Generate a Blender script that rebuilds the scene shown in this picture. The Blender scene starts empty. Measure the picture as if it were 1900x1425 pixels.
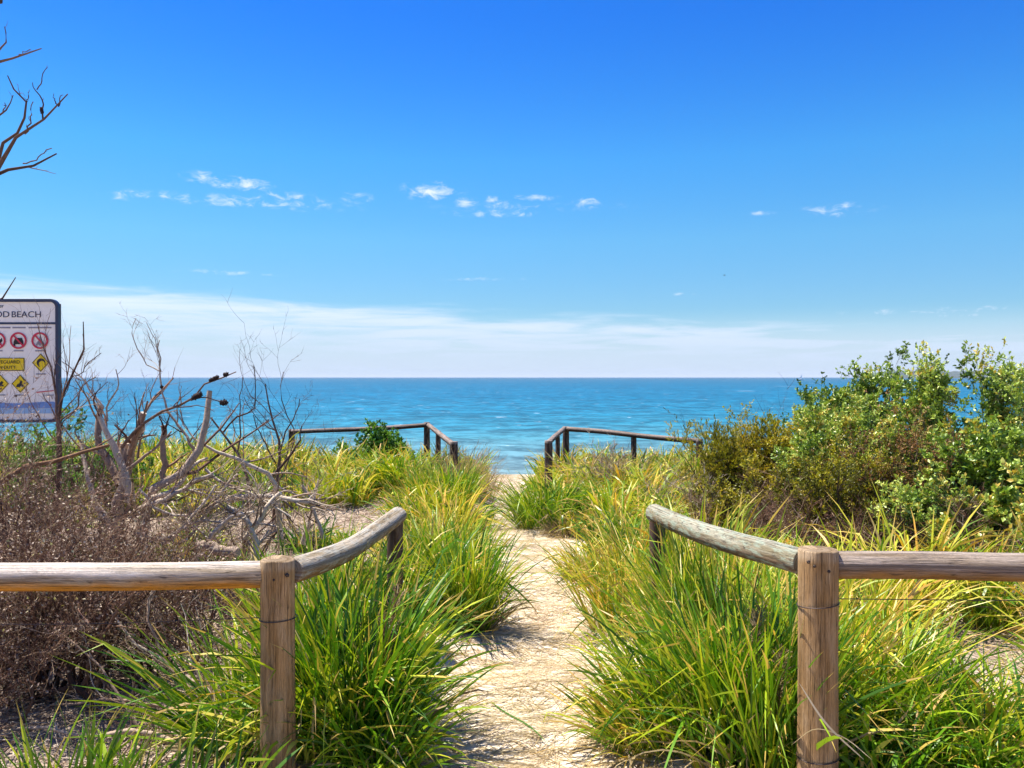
import bpy, math, random
import numpy as np
from mathutils import Vector

# ------------------------------------------------------------------ camera
SC = bpy.context.scene
COL = SC.collection
EYE = 1.75
FPX = 1500.0
cam_d = bpy.data.cameras.new("camera")
cam_d.sensor_width = 36.0
cam_d.lens = 36.0 * FPX / 1900.0
cam_d.clip_start = 0.05
cam_d.clip_end = 90000
cam = bpy.data.objects.new("camera", cam_d)
COL.objects.link(cam)
cam.location = (0, 0, EYE)
cam.rotation_euler = (math.radians(90) - math.atan(12.5 / FPX), 0, 0)
SC.camera = cam

# ------------------------------------------------------------------ light
SUN = Vector((-0.44, 0.20, 1.15)).normalized()
sun_el = math.asin(SUN.z)
sun_az = math.atan2(SUN.x, SUN.y)
sd = bpy.data.lights.new("sun", 'SUN')
sd.energy = 5.0
sd.angle = math.radians(0.5)
sd.color = (1.0, 0.93, 0.80)
so = bpy.data.objects.new("sun", sd)
COL.objects.link(so)
so.rotation_euler = SUN.to_track_quat('Z', 'Y').to_euler()

SC.view_settings.view_transform = 'Standard'
SC.view_settings.look = 'None'
SC.view_settings.exposure = 1.05
SC.view_settings.gamma = 1.0
SC.view_settings.use_curve_mapping = False
SC.cycles.max_bounces = 6
SC.cycles.diffuse_bounces = 3
SC.cycles.transmission_bounces = 3
SC.cycles.transparent_max_bounces = 6


class NT:
    """tiny helper for wiring shader nodes"""
    def __init__(s, tree):
        s.t = tree

    def n(s, typ, **kw):
        nd = s.t.nodes.new(typ)
        for k, v in kw.items():
            setattr(nd, k, v)
        return nd

    def link(s, a, b):
        s.t.links.new(a, b)

    def put(s, sock, v):
        if isinstance(v, (int, float)):
            sock.default_value = v
        elif isinstance(v, (tuple, list)):
            sock.default_value = tuple(v) + ((1.0,) if len(v) == 3 and len(sock.default_value) == 4 else ())
        else:
            s.link(v, sock)

    def math(s, op, a, b=0.0, c=None, clamp=False):
        nd = s.n('ShaderNodeMath', operation=op)
        nd.use_clamp = clamp
        s.put(nd.inputs[0], a)
        s.put(nd.inputs[1], b)
        if c is not None:
            s.put(nd.inputs[2], c)
        return nd.outputs[0]

    def mix(s, f, a, b, mode='MIX'):
        nd = s.n('ShaderNodeMix', data_type='RGBA', blend_type=mode)
        s.put(nd.inputs[0], f)
        s.put(nd.inputs[6], a)
        s.put(nd.inputs[7], b)
        return nd.outputs[2]

    def ramp(s, f, stops, interp='LINEAR'):
        nd = s.n('ShaderNodeValToRGB')
        cr = nd.color_ramp
        cr.interpolation = interp
        while len(cr.elements) < len(stops):
            cr.elements.new(0.5)
        for e, (p, c) in zip(cr.elements, stops):
            e.position = p
            e.color = (c, c, c, 1) if isinstance(c, (int, float)) else tuple(c) + (1,)
        s.put(nd.inputs[0], f)
        return nd.outputs[0]

    def noise(s, vec, scale, detail=3.0, rough=0.5, dist=0.0):
        nd = s.n('ShaderNodeTexNoise')
        if vec is not None:
            s.link(vec, nd.inputs['Vector'])
        nd.inputs['Scale'].default_value = scale
        nd.inputs['Detail'].default_value = detail
        nd.inputs['Roughness'].default_value = rough
        nd.inputs['Distortion'].default_value = dist
        return nd.outputs[0]

    def mapping(s, vec, scale, loc=(0, 0, 0)):
        nd = s.n('ShaderNodeMapping')
        s.link(vec, nd.inputs['Vector'])
        nd.inputs['Scale'].default_value = scale
        nd.inputs['Location'].default_value = loc
        return nd.outputs[0]

    def smooth(s, v, lo, hi):
        nd = s.n('ShaderNodeMapRange', interpolation_type='SMOOTHSTEP')
        s.put(nd.inputs[0], v)
        nd.inputs[1].default_value = lo
        nd.inputs[2].default_value = hi
        return nd.outputs[0]


# ------------------------------------------------------------------ sky
world = bpy.data.worlds.new("World")
SC.world = world
world.use_nodes = True
world.node_tree.nodes.clear()
w = NT(world.node_tree)
sky = w.n('ShaderNodeTexSky')
sky.sky_type = 'NISHITA'
sky.sun_disc = False
sky.sun_elevation = sun_el
sky.sun_rotation = sun_az
sky.air_density = 1.0
sky.dust_density = 0.3
sky.ozone_density = 2.2
tc = w.n('ShaderNodeTexCoord')
sep = w.n('ShaderNodeSeparateXYZ')
w.link(tc.outputs['Generated'], sep.inputs[0])
az = w.math('ARCTAN2', sep.outputs[0], sep.outputs[1])
el = w.math('ARCSINE', sep.outputs[2])
# the sky's own hue, pushed to the clear azure of the place
hs = w.n('ShaderNodeHueSaturation')
hs.inputs['Hue'].default_value = 0.506
hs.inputs['Saturation'].default_value = 1.28
hs.inputs['Value'].default_value = 0.91
w.link(sky.outputs[0], hs.inputs['Color'])
tint = w.ramp(w.smooth(el, 0.0, 0.5), [(0.0, (0.60, 0.84, 1.12)), (0.255, (0.71, 1.21, 1.33)), (0.53, (0.56, 1.32, 1.56)), (0.93, (0.27, 1.0, 1.72))])
skyc = w.mix(1.0, hs.outputs[0], tint, 'MULTIPLY')
ang = w.n('ShaderNodeCombineXYZ')
w.link(az, ang.inputs[0])
w.link(el, ang.inputs[1])
ANG = ang.outputs[0]
n_st = w.noise(w.mapping(ANG, (6, 75, 1)), 1.0, 6, 0.62, 0.5)
n_big = w.noise(w.mapping(ANG, (3, 14, 1), (3.1, 0, 0)), 1.0, 3, 0.5, 0.2)
# veil of high cloud lying on the horizon, its upper edge sinking to the right
edge = w.math('SUBTRACT', w.math('MULTIPLY_ADD', az, -0.045, 0.080), el)
edge = w.math('ADD', edge, w.math('MULTIPLY', w.math('SUBTRACT', n_st, 0.5), 0.035))
veil = w.smooth(edge, -0.006, 0.02)
veil = w.math('MULTIPLY', veil, w.smooth(n_st, 0.12, 0.62))
veil = w.math('MULTIPLY', veil, w.smooth(n_big, 0.05, 0.5))
veil = w.math('MULTIPLY', veil, 0.9, clamp=True)
low = w.math('MULTIPLY', w.smooth(w.math('SUBTRACT', 0.085, el), 0.0, 0.07), 0.80)
veil = w.math('MAXIMUM', veil, low)
# small cloud puffs and thin streaks
n_f = w.noise(w.mapping(ANG, (48, 100, 1), (0, 2, 0)), 1.0, 6, 0.68, 0.6)
puffs = [(800, 356, 40, 18, 1.0), (375, 329, 26, 11, .8), (452, 343, 36, 13, .9), (235, 362, 36, 9, .6), (440, 375, 150, 12, .5),
         (545, 372, 60, 16, .5), (662, 367, 20, 11, .7), (862, 376, 18, 10, .8), (912, 375, 24, 11, .85), (915, 397, 70, 8, .5),
         (995, 367, 30, 7, .6), (1087, 377, 20, 9, .8), (1555, 390, 50, 12, .55), (1415, 395, 24, 6, .4), (1000, 385, 160, 9, .25),
         (880, 517, 70, 5, .5), (430, 506, 80, 5, .4), (1250, 546, 30, 4, .35), (1720, 577, 130, 6, .55), (1840, 583, 80, 4, .4)]
tot = None
for (px, py, rx, ry, am) in puffs:
    a0 = math.atan2(px - 950, FPX)
    e0 = math.atan2(700 - py, math.hypot(FPX, px - 950))
    rx = rx * 1.45
    mp = w.mapping(ANG, (FPX / rx, FPX / ry, 1), (-a0 * FPX / rx, -e0 * FPX / ry, 0))
    ln = w.n('ShaderNodeVectorMath', operation='LENGTH')
    w.link(mp, ln.inputs[0])
    g = w.math('MULTIPLY', w.math('SUBTRACT', 1.25, ln.outputs['Value']), am, clamp=False)
    tot = g if tot is None else w.math('MAXIMUM', tot, g)
pf = w.math('ADD', tot, w.math('MULTIPLY', w.math('SUBTRACT', n_f, 0.56), 5.0))
pf = w.math('MULTIPLY', w.smooth(pf, -0.2, 1.8), w.smooth(tot, 0.0, 0.4))
cl = w.math('MAXIMUM', veil, pf)
ccol = w.mix(w.smooth(el, 0.0, 0.12), (5.0, 6.0, 7.6), (7.0, 7.8, 9.0))
final = w.mix(cl, skyc, ccol)
bg = w.n('ShaderNodeBackground')
w.link(final, bg.inputs[0])
bg.inputs[1].default_value = 0.063
wo = w.n('ShaderNodeOutputWorld')
w.link(bg.outputs[0], wo.inputs[0])


# ------------------------------------------------------------------ helpers
def at(px, py, d):
    """a point of the place at distance d ahead, seen at (px, py) from the path's mouth"""
    return np.array([(px - 950) / FPX * d, d, EYE - (py - 700) / FPX * d])


def sstep(v, a, b):
    t = np.clip((v - a) / (b - a), 0, 1)
    return t * t * (3 - 2 * t)


PY = np.array([-5, 0, 2.5, 3.6, 4.4, 5.0, 5.8, 7.2, 8.75, 10.2, 11.4, 13, 15, 18, 25, 60])
PX = np.array([0.1, .1, .12, .14, .10, .16, .25, .27, .24, .06, -.13, -.18, -.12, 0, 0, 0])
PW = np.array([.5, .5, .47, .45, .48, .42, .36, .38, .40, .27, .26, .29, .34, .5, 1, 1])


def pathx(y):
    return np.interp(y, PY, PX)


def pathd(x, y):
    """distance outside the path's edge (negative on the path)"""
    return np.abs(x - pathx(y)) - np.interp(y, PY, PW)


_r = np.random.default_rng(5)
_K = [(_r.normal(size=2) * f, _r.uniform(0, 6.28), a) for f, a in
      [(0.5, .06), (0.8, .045), (1.3, .03), (2.2, .022), (3.2, .016), (5, .01), (7, .007), (11, .005), (15, .003)]]


def G(x, y):
    x = np.asarray(x, float)
    y = np.asarray(y, float)
    z = -0.20 * sstep(y, 7, 16.5)
    z = z - 0.137 * np.clip(y - 16.6, 0, 200)
    b = np.zeros_like(z)
    for k, p, a in _K:
        b = b + a * np.sin(k[0] * x + k[1] * y + p)
    pd = pathd(x, y)
    on = sstep(pd, -0.1, 0.35)
    z = z + b * (0.12 + 0.88 * on) * (1 - sstep(y, 17, 30))
    z = z - 0.05 * (1 - on)
    # scuffed, stepped sand of the path
    z = z + (1 - on) * 0.016 * np.sin(y * 9.5 + 1.3 * np.sin(x * 3.0 + y * 1.7)) * (1 - sstep(y, 15, 18))
    return z


def add(name, me, parent=None, mat=None, smooth=False):
    o = bpy.data.objects.new(name, me)
    COL.objects.link(o)
    if mat:
        me.materials.append(mat)
    if parent is not None:
        o.parent = parent
    if smooth:
        me.polygons.foreach_set('use_smooth', np.ones(len(me.polygons), bool))
    return o


def tag(o, label=None, cat=None, group=None, kind=None):
    if label:
        o['label'] = label
    if cat:
        o['category'] = cat
    if group:
        o['group'] = group
    if kind:
        o['kind'] = kind
    return o


def empty(name, loc, label, cat, group=None):
    o = bpy.data.objects.new(name, None)
    COL.objects.link(o)
    o.location = tuple(float(v) for v in loc)
    o.empty_display_size = 0.2
    return tag(o, label, cat, group)


def np_mesh(name, V, F, attrs=None, smooth=False):
    """V (n,3); F (m,k) array, all faces with k corners"""
    me = bpy.data.meshes.new(name)
    V = np.ascontiguousarray(V, np.float32)
    F = np.ascontiguousarray(F, np.int32)
    me.vertices.add(len(V))
    me.vertices.foreach_set('co', V.ravel())
    m, k = F.shape
    me.loops.add(m * k)
    me.loops.foreach_set('vertex_index', F.ravel())
    me.polygons.add(m)
    me.polygons.foreach_set('loop_start', np.arange(m, dtype=np.int32) * k)
    me.polygons.foreach_set('loop_total', np.full(m, k, np.int32))
    if smooth:
        me.polygons.foreach_set('use_smooth', np.ones(m, bool))
    for an, arr in (attrs or {}).items():
        at_ = me.attributes.new(an, 'FLOAT', 'POINT')
        at_.data.foreach_set('value', np.ascontiguousarray(arr, np.float32))
    me.update()
    me.validate()
    return me


def norm(v):
    return v / np.maximum(np.linalg.norm(v, axis=-1, keepdims=True), 1e-9)


class Soup:
    """collects arrays of quads / tris with point attributes"""
    def __init__(s):
        s.V, s.F, s.A, s.B, s.n = [], [], [], [], 0

    def put(s, V, F, tone, along):
        s.V.append(V)
        s.F.append(F + s.n)
        s.A.append(tone)
        s.B.append(along)
        s.n += len(V)

    def mesh(s, name, origin=(0, 0, 0), smooth=False):
        V = np.concatenate(s.V) - np.array(origin)
        return np_mesh(name, V, np.concatenate(s.F), {'tone': np.concatenate(s.A), 'along': np.concatenate(s.B)}, smooth)


def strips(soup, P, W, side, tone):
    """flat ribbons: P (n,S,3), W (n,S) half widths, side (n,S,3)"""
    n, S, _ = P.shape
    L = P - side * W[..., None]
    R = P + side * W[..., None]
    V = np.stack([L, R], 2).reshape(-1, 3)
    base = (np.arange(n) * S * 2)[:, None] + (np.arange(S - 1) * 2)[None, :]
    F = np.stack([base, base + 1, base + 3, base + 2], -1).reshape(-1, 4)
    al = np.broadcast_to(np.linspace(0, 1, S)[None, :, None], (n, S, 2)).reshape(-1)
    soup.put(V, F, np.repeat(tone, S * 2), al)


def tubes(soup, P, R, tone, k=4, along=None):
    n, S, _ = P.shape
    T = np.empty_like(P)
    T[:, 1:-1] = P[:, 2:] - P[:, :-2]
    T[:, 0] = P[:, 1] - P[:, 0]
    T[:, -1] = P[:, -1] - P[:, -2]
    T = norm(T)
    ref = np.where(np.abs(T[:, :1, 2:3]) > 0.9, np.array([1.0, 0, 0]), np.array([0, 0, 1.0]))
    A = norm(np.cross(T, np.broadcast_to(ref, T.shape)))
    B = np.cross(T, A)
    th = np.arange(k) * 2 * math.pi / k
    V = P[:, :, None] + R[:, :, None, None] * (A[:, :, None] * np.cos(th)[:, None] + B[:, :, None] * np.sin(th)[:, None])
    V = V.reshape(-1, 3)
    b = (np.arange(n) * S * k)[:, None, None] + (np.arange(S - 1) * k)[None, :, None]
    i = np.arange(k)[None, None, :]
    j = (i + 1) % k
    F = np.stack([b + i, b + j, b + k + j, b + k + i], -1).reshape(-1, 4)
    al = np.linspace(0, 1, S) if along is None else along
    al = np.broadcast_to(np.broadcast_to(al, (n, S))[:, :, None], (n, S, k)).reshape(-1)
    soup.put(V, F, np.repeat(tone, S * k), al)


def grow(rng, start, dirs, length, r0, S=6, wig=0.15, up=0.0, tip=0.35):
    n = len(start)
    P = np.empty((n, S, 3))
    P[:, 0] = start
    d = norm(dirs)
    step = (length / (S - 1))[:, None]
    for i in range(1, S):
        d = norm(d + rng.normal(0, wig, (n, 3)) + np.array([0, 0, up]))
        P[:, i] = P[:, i - 1] + d * step
    R = r0[:, None] * np.linspace(1, tip, S)[None, :]
    return P, R


def spawn(rng, P, R, m, ang=(0.4, 0.9), lr=(0.4, 0.7), rr=0.6, t0=0.25, S=6, wig=0.15, up=0.05, tip=0.35, t1=1.0, rmin=0.0008):
    n, S0, _ = P.shape
    t = rng.uniform(t0, t1, (n, m)) * (S0 - 1)
    i = np.minimum(t.astype(int), S0 - 2)
    f = (t - i)[..., None]
    idx = np.arange(n)[:, None]
    a, b = P[idx, i], P[idx, i + 1]
    st = (a * (1 - f) + b * f).reshape(-1, 3)
    d = norm(b - a).reshape(-1, 3)
    rad = (R[idx, i] * (1 - f[..., 0]) + R[idx, i + 1] * f[..., 0]).reshape(-1)
    rv = norm(np.cross(d, rng.normal(size=d.shape)))
    an = rng.uniform(*ang, len(d))[:, None]
    nd = d * np.cos(an) + rv * np.sin(an)
    seglen = np.linalg.norm(P[:, 1:] - P[:, :-1], axis=-1).sum(1)
    ln = np.repeat(seglen, m) * rng.uniform(*lr, len(d))
    return grow(rng, st, nd, ln, np.maximum(rad * rr, rmin), S, wig, up, tip)


def leaves(soup, rng, P, per, size, ratio=0.28, spread=0.9, tone=(0, 1), t0=0.2, upb=0.3, tone_arr=None, fold=0.25):
    n, S0, _ = P.shape
    t = rng.uniform(t0, 1, (n, per)) * (S0 - 1)
    i = np.minimum(t.astype(int), S0 - 2)
    f = (t - i)[..., None]
    idx = np.arange(n)[:, None]
    a, b = P[idx, i], P[idx, i + 1]
    st = (a * (1 - f) + b * f).reshape(-1, 3)
    d = norm(b - a).reshape(-1, 3)
    ld = norm(d + rng.normal(0, spread, d.shape) + np.array([0, 0, upb]))
    side = norm(np.cross(ld, rng.normal(size=d.shape) + np.array([0, 0, 1.2])))
    nm = np.cross(side, ld)
    L = (size * rng.uniform(0.6, 1.15, len(d)))[:, None]
    w_ = L * ratio
    v0 = st
    v1 = st + ld * L * 0.5 - side * w_ + nm * w_ * fold
    v2 = st + ld * L - nm * L * 0.08
    v3 = st + ld * L * 0.5 + side * w_ + nm * w_ * fold
    N = len(d)
    V = np.stack([v0, v1, v2, v3], 1).reshape(-1, 3)
    b4 = (np.arange(N) * 4)[:, None]
    F = np.concatenate([b4 + np.array([[0, 2, 1]]), b4 + np.array([[0, 3, 2]])])
    tn = rng.uniform(tone[0], tone[1], N)
    if tone_arr is not None:
        tn = np.clip(np.repeat(tone_arr, per) + rng.normal(0, 0.12, N), 0, 1)
    soup.put(V, F, np.repeat(tn, 4), np.tile([0, .5, 1, .5], N))


def dry_blades():
    pass


def blade_set(rng, n, L, spread, lean, droop, wid, S=7, origin=(0, 0), ground=True, bias=(0, 0), kink=0.12, azr=0.8):
    """arching strap leaves of one tussock -> P, W, side"""
    phi = rng.uniform(0, 2 * math.pi, n)
    rad = spread * np.sqrt(rng.uniform(0, 1, n))
    bx = origin[0] + rad * np.cos(phi)
    by = origin[1] + rad * np.sin(phi)
    az_ = phi + rng.normal(0, azr, n)
    th0 = np.abs(rng.normal(0, lean, n)) * 0.6 + lean * 0.55 * rad / max(spread, 1e-6) + 0.03
    ln = L * rng.uniform(0.45, 1.12, n)
    s = np.linspace(0, 1, S)
    dr = droop * rng.uniform(0.2, 1.5, n)
    th = th0[:, None] + dr[:, None] * s[None, :] ** 1.6
    az2 = az_[:, None] + rng.normal(0, 0.25, n)[:, None] * s[None, :]
    if kink:
        kk = (rng.uniform(size=n) < kink)[:, None] * (s[None, :] > rng.uniform(.35, .8, n)[:, None])
        th = th + kk * rng.uniform(.5, 1.7, n)[:, None]
    dx = np.sin(th) * np.cos(az2) + bias[0] * s
    dy = np.sin(th) * np.sin(az2) + bias[1] * s
    dz = np.cos(th)
    D = np.stack([dx, dy, dz], -1)
    st = D[:, :-1] * (ln / (S - 1))[:, None, None]
    P = np.zeros((n, S, 3))
    P[:, 1:] = np.cumsum(st, 1)
    P[:, :, 0] += bx[:, None]
    P[:, :, 1] += by[:, None]
    if ground:
        P[:, :, 2] += (G(bx, by) - 0.02)[:, None]
        g = G(P[:, :, 0], P[:, :, 1]) + 0.012
        P[:, :, 2] = np.maximum(P[:, :, 2], g * (s > 0)[None, :] + P[:, :, 2] * (s == 0)[None, :])
    tw = rng.normal(0, 0.9, n)[:, None] + rng.normal(0, 0.5, n)[:, None] * s
    perp = np.stack([-np.sin(az2), np.cos(az2), np.zeros_like(az2)], -1)
    nrm = norm(np.cross(perp, D))
    side = perp * np.cos(tw)[..., None] + nrm * np.sin(tw)[..., None]
    prof = np.minimum(1, 0.55 + s * 3) * np.sqrt(np.maximum(0, 1 - s ** 2.2)) + 0.02
    W = wid * 0.5 * np.clip(rng.lognormal(-.05, .42, n), .4, 2.2)[:, None] * prof[None, :]
    return P, W, side


# ------------------------------------------------------------------ materials
def new_mat(name):
    m = bpy.data.materials.new(name)
    m.use_nodes = True
    m.node_tree.nodes.clear()
    t = NT(m.node_tree)
    out = t.n('ShaderNodeOutputMaterial')
    return m, t, out


def attr(t, name):
    a = t.n('ShaderNodeAttribute')
    a.attribute_name = name
    return a.outputs['Fac']


def principled(t, color, rough=0.6, spec=0.5, normal=None, metallic=0.0):
    p = t.n('ShaderNodeBsdfPrincipled')
    t.put(p.inputs['Base Color'], color)
    t.put(p.inputs['Roughness'], rough)
    p.inputs['Specular IOR Level'].default_value = spec
    p.inputs['Metallic'].default_value = metallic
    if normal is not None:
        t.link(normal, p.inputs['Normal'])
    return p


def bump(t, h, strength=0.3, dist=0.02):
    b = t.n('ShaderNodeBump')
    b.inputs['Strength'].default_value = strength
    b.inputs['Distance'].default_value = dist
    t.link(h, b.inputs['Height'])
    return b.outputs[0]


def leaf_mat(name, stops, base_col=None, tip_col=None, trans=0.35, rough=0.4, spec=0.40, trans_gain=1.35, base_w=0.16, tip_w=0.9):
    m, t, out = new_mat(name)
    tone = attr(t, 'tone')
    al = attr(t, 'along')
    c = t.ramp(tone, stops)
    pos = t.n('ShaderNodeNewGeometry').outputs['Position']
    nb = t.noise(pos, 1.3, 2)
    hsv = t.n('ShaderNodeHueSaturation')
    t.put(hsv.inputs['Hue'], t.math('MULTIPLY_ADD', nb, -0.05, 0.525))
    t.put(hsv.inputs['Value'], t.math('MULTIPLY_ADD', nb, 0.5, 0.75))
    t.link(c, hsv.inputs['Color'])
    c = hsv.outputs[0]
    if base_col:
        c = t.mix(t.smooth(t.math('SUBTRACT', base_w, al), 0.0, base_w), c, base_col)
    if tip_col:
        jag = t.math('MULTIPLY_ADD', t.math('FRACT', t.math('MULTIPLY', tone, 37.3)), 0.5, tip_w - 0.28)
        k = t.math('MULTIPLY', t.math('GREATER_THAN', al, jag), 0.8)
        c = t.mix(k, c, tip_col)
    p = principled(t, c, rough, spec)
    tr = t.n('ShaderNodeBsdfTranslucent')
    t.link(t.mix(1.0, c, (trans_gain, trans_gain * 1.0, trans_gain * 0.55), 'MULTIPLY'), tr.inputs[0])
    ms = t.n('ShaderNodeMixShader')
    ms.inputs[0].default_value = trans
    t.link(p.outputs[0], ms.inputs[1])
    t.link(tr.outputs[0], ms.inputs[2])
    t.link(ms.outputs[0], out.inputs[0])
    return m


M = {}
M['tussock'] = leaf_mat('tussock_leaf', [(0.0, (0.025, 0.090, 0.005)), (0.30, (0.108, 0.249, 0.007)), (0.55, (0.279, 0.392, 0.012)), (0.75, (0.483, 0.488, 0.022)), (0.86, (0.660, 0.615, 0.108)), (0.94, (0.635, 0.360, 0.060)), (1.0, (0.737, 0.509, 0.264))],  # the pale yellow stop holds sun highlights as blade colour
                        base_col=(0.216, 0.159, 0.048), tip_col=(0.584, 0.382, 0.096), trans=0.24, tip_w=1.02)
M['yellow_grass'] = leaf_mat('yellowing_grass', [(0.0, (0.069, 0.158, 0.007)), (0.3, (0.207, 0.315, 0.011)), (0.62, (0.471, 0.452, 0.018)), (0.80, (0.667, 0.588, 0.077)), (0.90, (0.667, 0.357, 0.033)), (1.0, (0.644, 0.473, 0.176))],
                             base_col=(0.230, 0.168, 0.055), tip_col=(0.598, 0.389, 0.088), trans=0.24, tip_w=.98)
M['straw'] = leaf_mat('dry_straw', [(0.0, (0.160, 0.104, 0.056)), (0.4, (0.360, 0.264, 0.128)), (0.75, (0.496, 0.376, 0.192)), (1.0, (0.560, 0.480, 0.336))], trans=0.2, rough=0.6)
M['dead_leaf'] = leaf_mat('curled_dead_leaf', [(0.0, (.07, .035, .025)), (0.5, (.20, .12, .085)), (0.8, (.48, .36, .28)), (0.93, (.58, .48, .38)), (1.0, (.36, .36, .05))], trans=0.1, rough=0.6)
M['dune_seed'] = leaf_mat('dune_seed_head', [(0.0, (0.240, 0.160, 0.080)), (1.0, (0.448, 0.336, 0.208))], trans=0.3, rough=0.7)
M['coast_leaf'] = leaf_mat('coast_shrub_leaf', [(0.0, (0.051, 0.102, 0.011)), (0.35, (0.162, 0.260, 0.030)), (0.65, (0.315, 0.430, 0.060)), (0.9, (0.507, 0.591, 0.145)), (1.0, (0.529, 0.385, 0.060))], trans=0.18, rough=0.38, spec=0.5)
M['olive_leaf'] = leaf_mat('olive_shrub_leaf', [(0.0, (0.074, 0.081, 0.010)), (0.4, (0.211, 0.213, 0.016)), (0.75, (0.422, 0.384, 0.023)), (1.0, (0.550, 0.405, 0.048))], trans=0.3)
M['bright_leaf'] = leaf_mat('bright_shrub_leaf', [(0.0, (0.026, 0.088, 0.009)), (0.5, (0.079, 0.202, 0.018)), (1.0, (0.194, 0.334, 0.044))], trans=0.3, rough=0.38)
M['rust_leaf'] = leaf_mat('rusty_dead_leaf', [(0.0, (0.114, 0.053, 0.018)), (0.5, (0.282, 0.132, 0.044)), (1.0, (0.352, 0.290, 0.070))], trans=0.2, rough=0.6)


def bark(name, stops, rough=0.85):
    m, t, out = new_mat(name)
    c = t.ramp(attr(t, 'tone'), stops)
    pos = t.n('ShaderNodeNewGeometry').outputs['Position']
    n1 = t.noise(pos, 45, 4, 0.6)
    c = t.mix(1.0, c, t.ramp(n1, [(0.25, 0.62), (0.75, 1.25)]), 'MULTIPLY')
    p = principled(t, c, rough, 0.25, bump(t, n1, 0.5, 0.01))
    t.link(p.outputs[0], out.inputs[0])
    return m


M['bark_grey'] = bark('bleached_bark', [(0.0, (0.125, 0.073, 0.047)), (0.45, (0.343, 0.239, 0.172)), (0.8, (0.541, 0.437, 0.333)), (1.0, (0.707, 0.603, 0.478))])
M['bark_dark'] = bark('dark_bark', [(0.0, (0.045, 0.026, 0.023)), (0.5, (0.100, 0.057, 0.042)), (1.0, (0.200, 0.123, 0.087))])
M['twig_red'] = bark('reddish_dead_twig', [(0.0, (0.069, 0.030, 0.020)), (0.5, (0.198, 0.101, 0.067)), (0.85, (0.357, 0.221, 0.138)), (1.0, (0.575, 0.442, 0.302))])
M['bark_orange'] = bark('orange_brown_bark', [(0.0, (0.176, 0.080, 0.040)), (1.0, (0.272, 0.152, 0.080))])
M['bark_brown'] = bark('living_bark', [(0.0, (.05, .035, .025)), (1.0, (.17, .12, .08))])
M['cone'] = bark('dark_seed_cone', [(0.0, (.018, .010, .010)), (1.0, (.06, .035, .03))])


def ground_mat():
    m, t, out = new_mat('dune_sand')
    pos = t.n('ShaderNodeNewGeometry').outputs['Position']
    sand = attr(t, 'tone')
    litter = attr(t, 'along')
    fine = t.noise(pos, 260, 3, 0.7)
    mid = t.noise(pos, 9, 4, 0.6)
    big = t.noise(pos, 1.1, 3)
    streak = t.noise(t.mapping(pos, (9, 55, 9)), 1.0, 5, 0.65, 0.8)
    sc = t.mix(mid, (.66, .55, .43), (.71, .63, .53))
    sc = t.mix(t.ramp(streak, [(0.46, 0.0), (0.68, 0.5)]), sc, (.54, .38, .19))
    sc = t.mix(t.ramp(t.noise(pos, 55, 3, 0.7), [(0.60, 0.0), (0.72, 0.65)]), sc, (.26, .17, .10))
    lc = t.mix(mid, (.12, .075, .045), (.36, .24, .16))
    lc = t.mix(t.ramp(t.noise(pos, 38, 4, 0.7), [(0.48, 0.0), (0.66, 0.8)]), lc, (.55, .46, .38))
    lc = t.mix(t.ramp(t.noise(pos, 70, 3, 0.7), [(0.55, 0.0), (0.66, 0.8)]), lc, (.09, .055, .045))
    c = t.mix(t.math('ADD', sand, t.math('MULTIPLY', t.math('SUBTRACT', mid, 0.5), 0.5), clamp=True), lc, sc)
    c = t.mix(t.math('MULTIPLY', litter, 0.8), c, t.mix(t.noise(pos, 60, 3), (.26, .19, .15), (.54, .45, .37)))
    c = t.mix(1.0, c, t.ramp(fine, [(0.2, 0.75), (0.8, 1.25)]), 'MULTIPLY')
    wet = t.n('ShaderNodeSeparateXYZ')
    t.link(pos, wet.inputs[0])
    c = t.mix(t.smooth(wet.outputs[1], 36, 44), c, (.38, .30, .20))
    h = t.math('ADD', t.math('MULTIPLY', fine, 0.35), t.math('ADD', t.math('MULTIPLY', mid, 0.45), t.math('MULTIPLY', streak, 0.6)))
    p = principled(t, c, 0.95, 0.15, bump(t, h, 0.35, 0.015))
    t.link(p.outputs[0], out.inputs[0])
    return m


M['sand'] = ground_mat()


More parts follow.
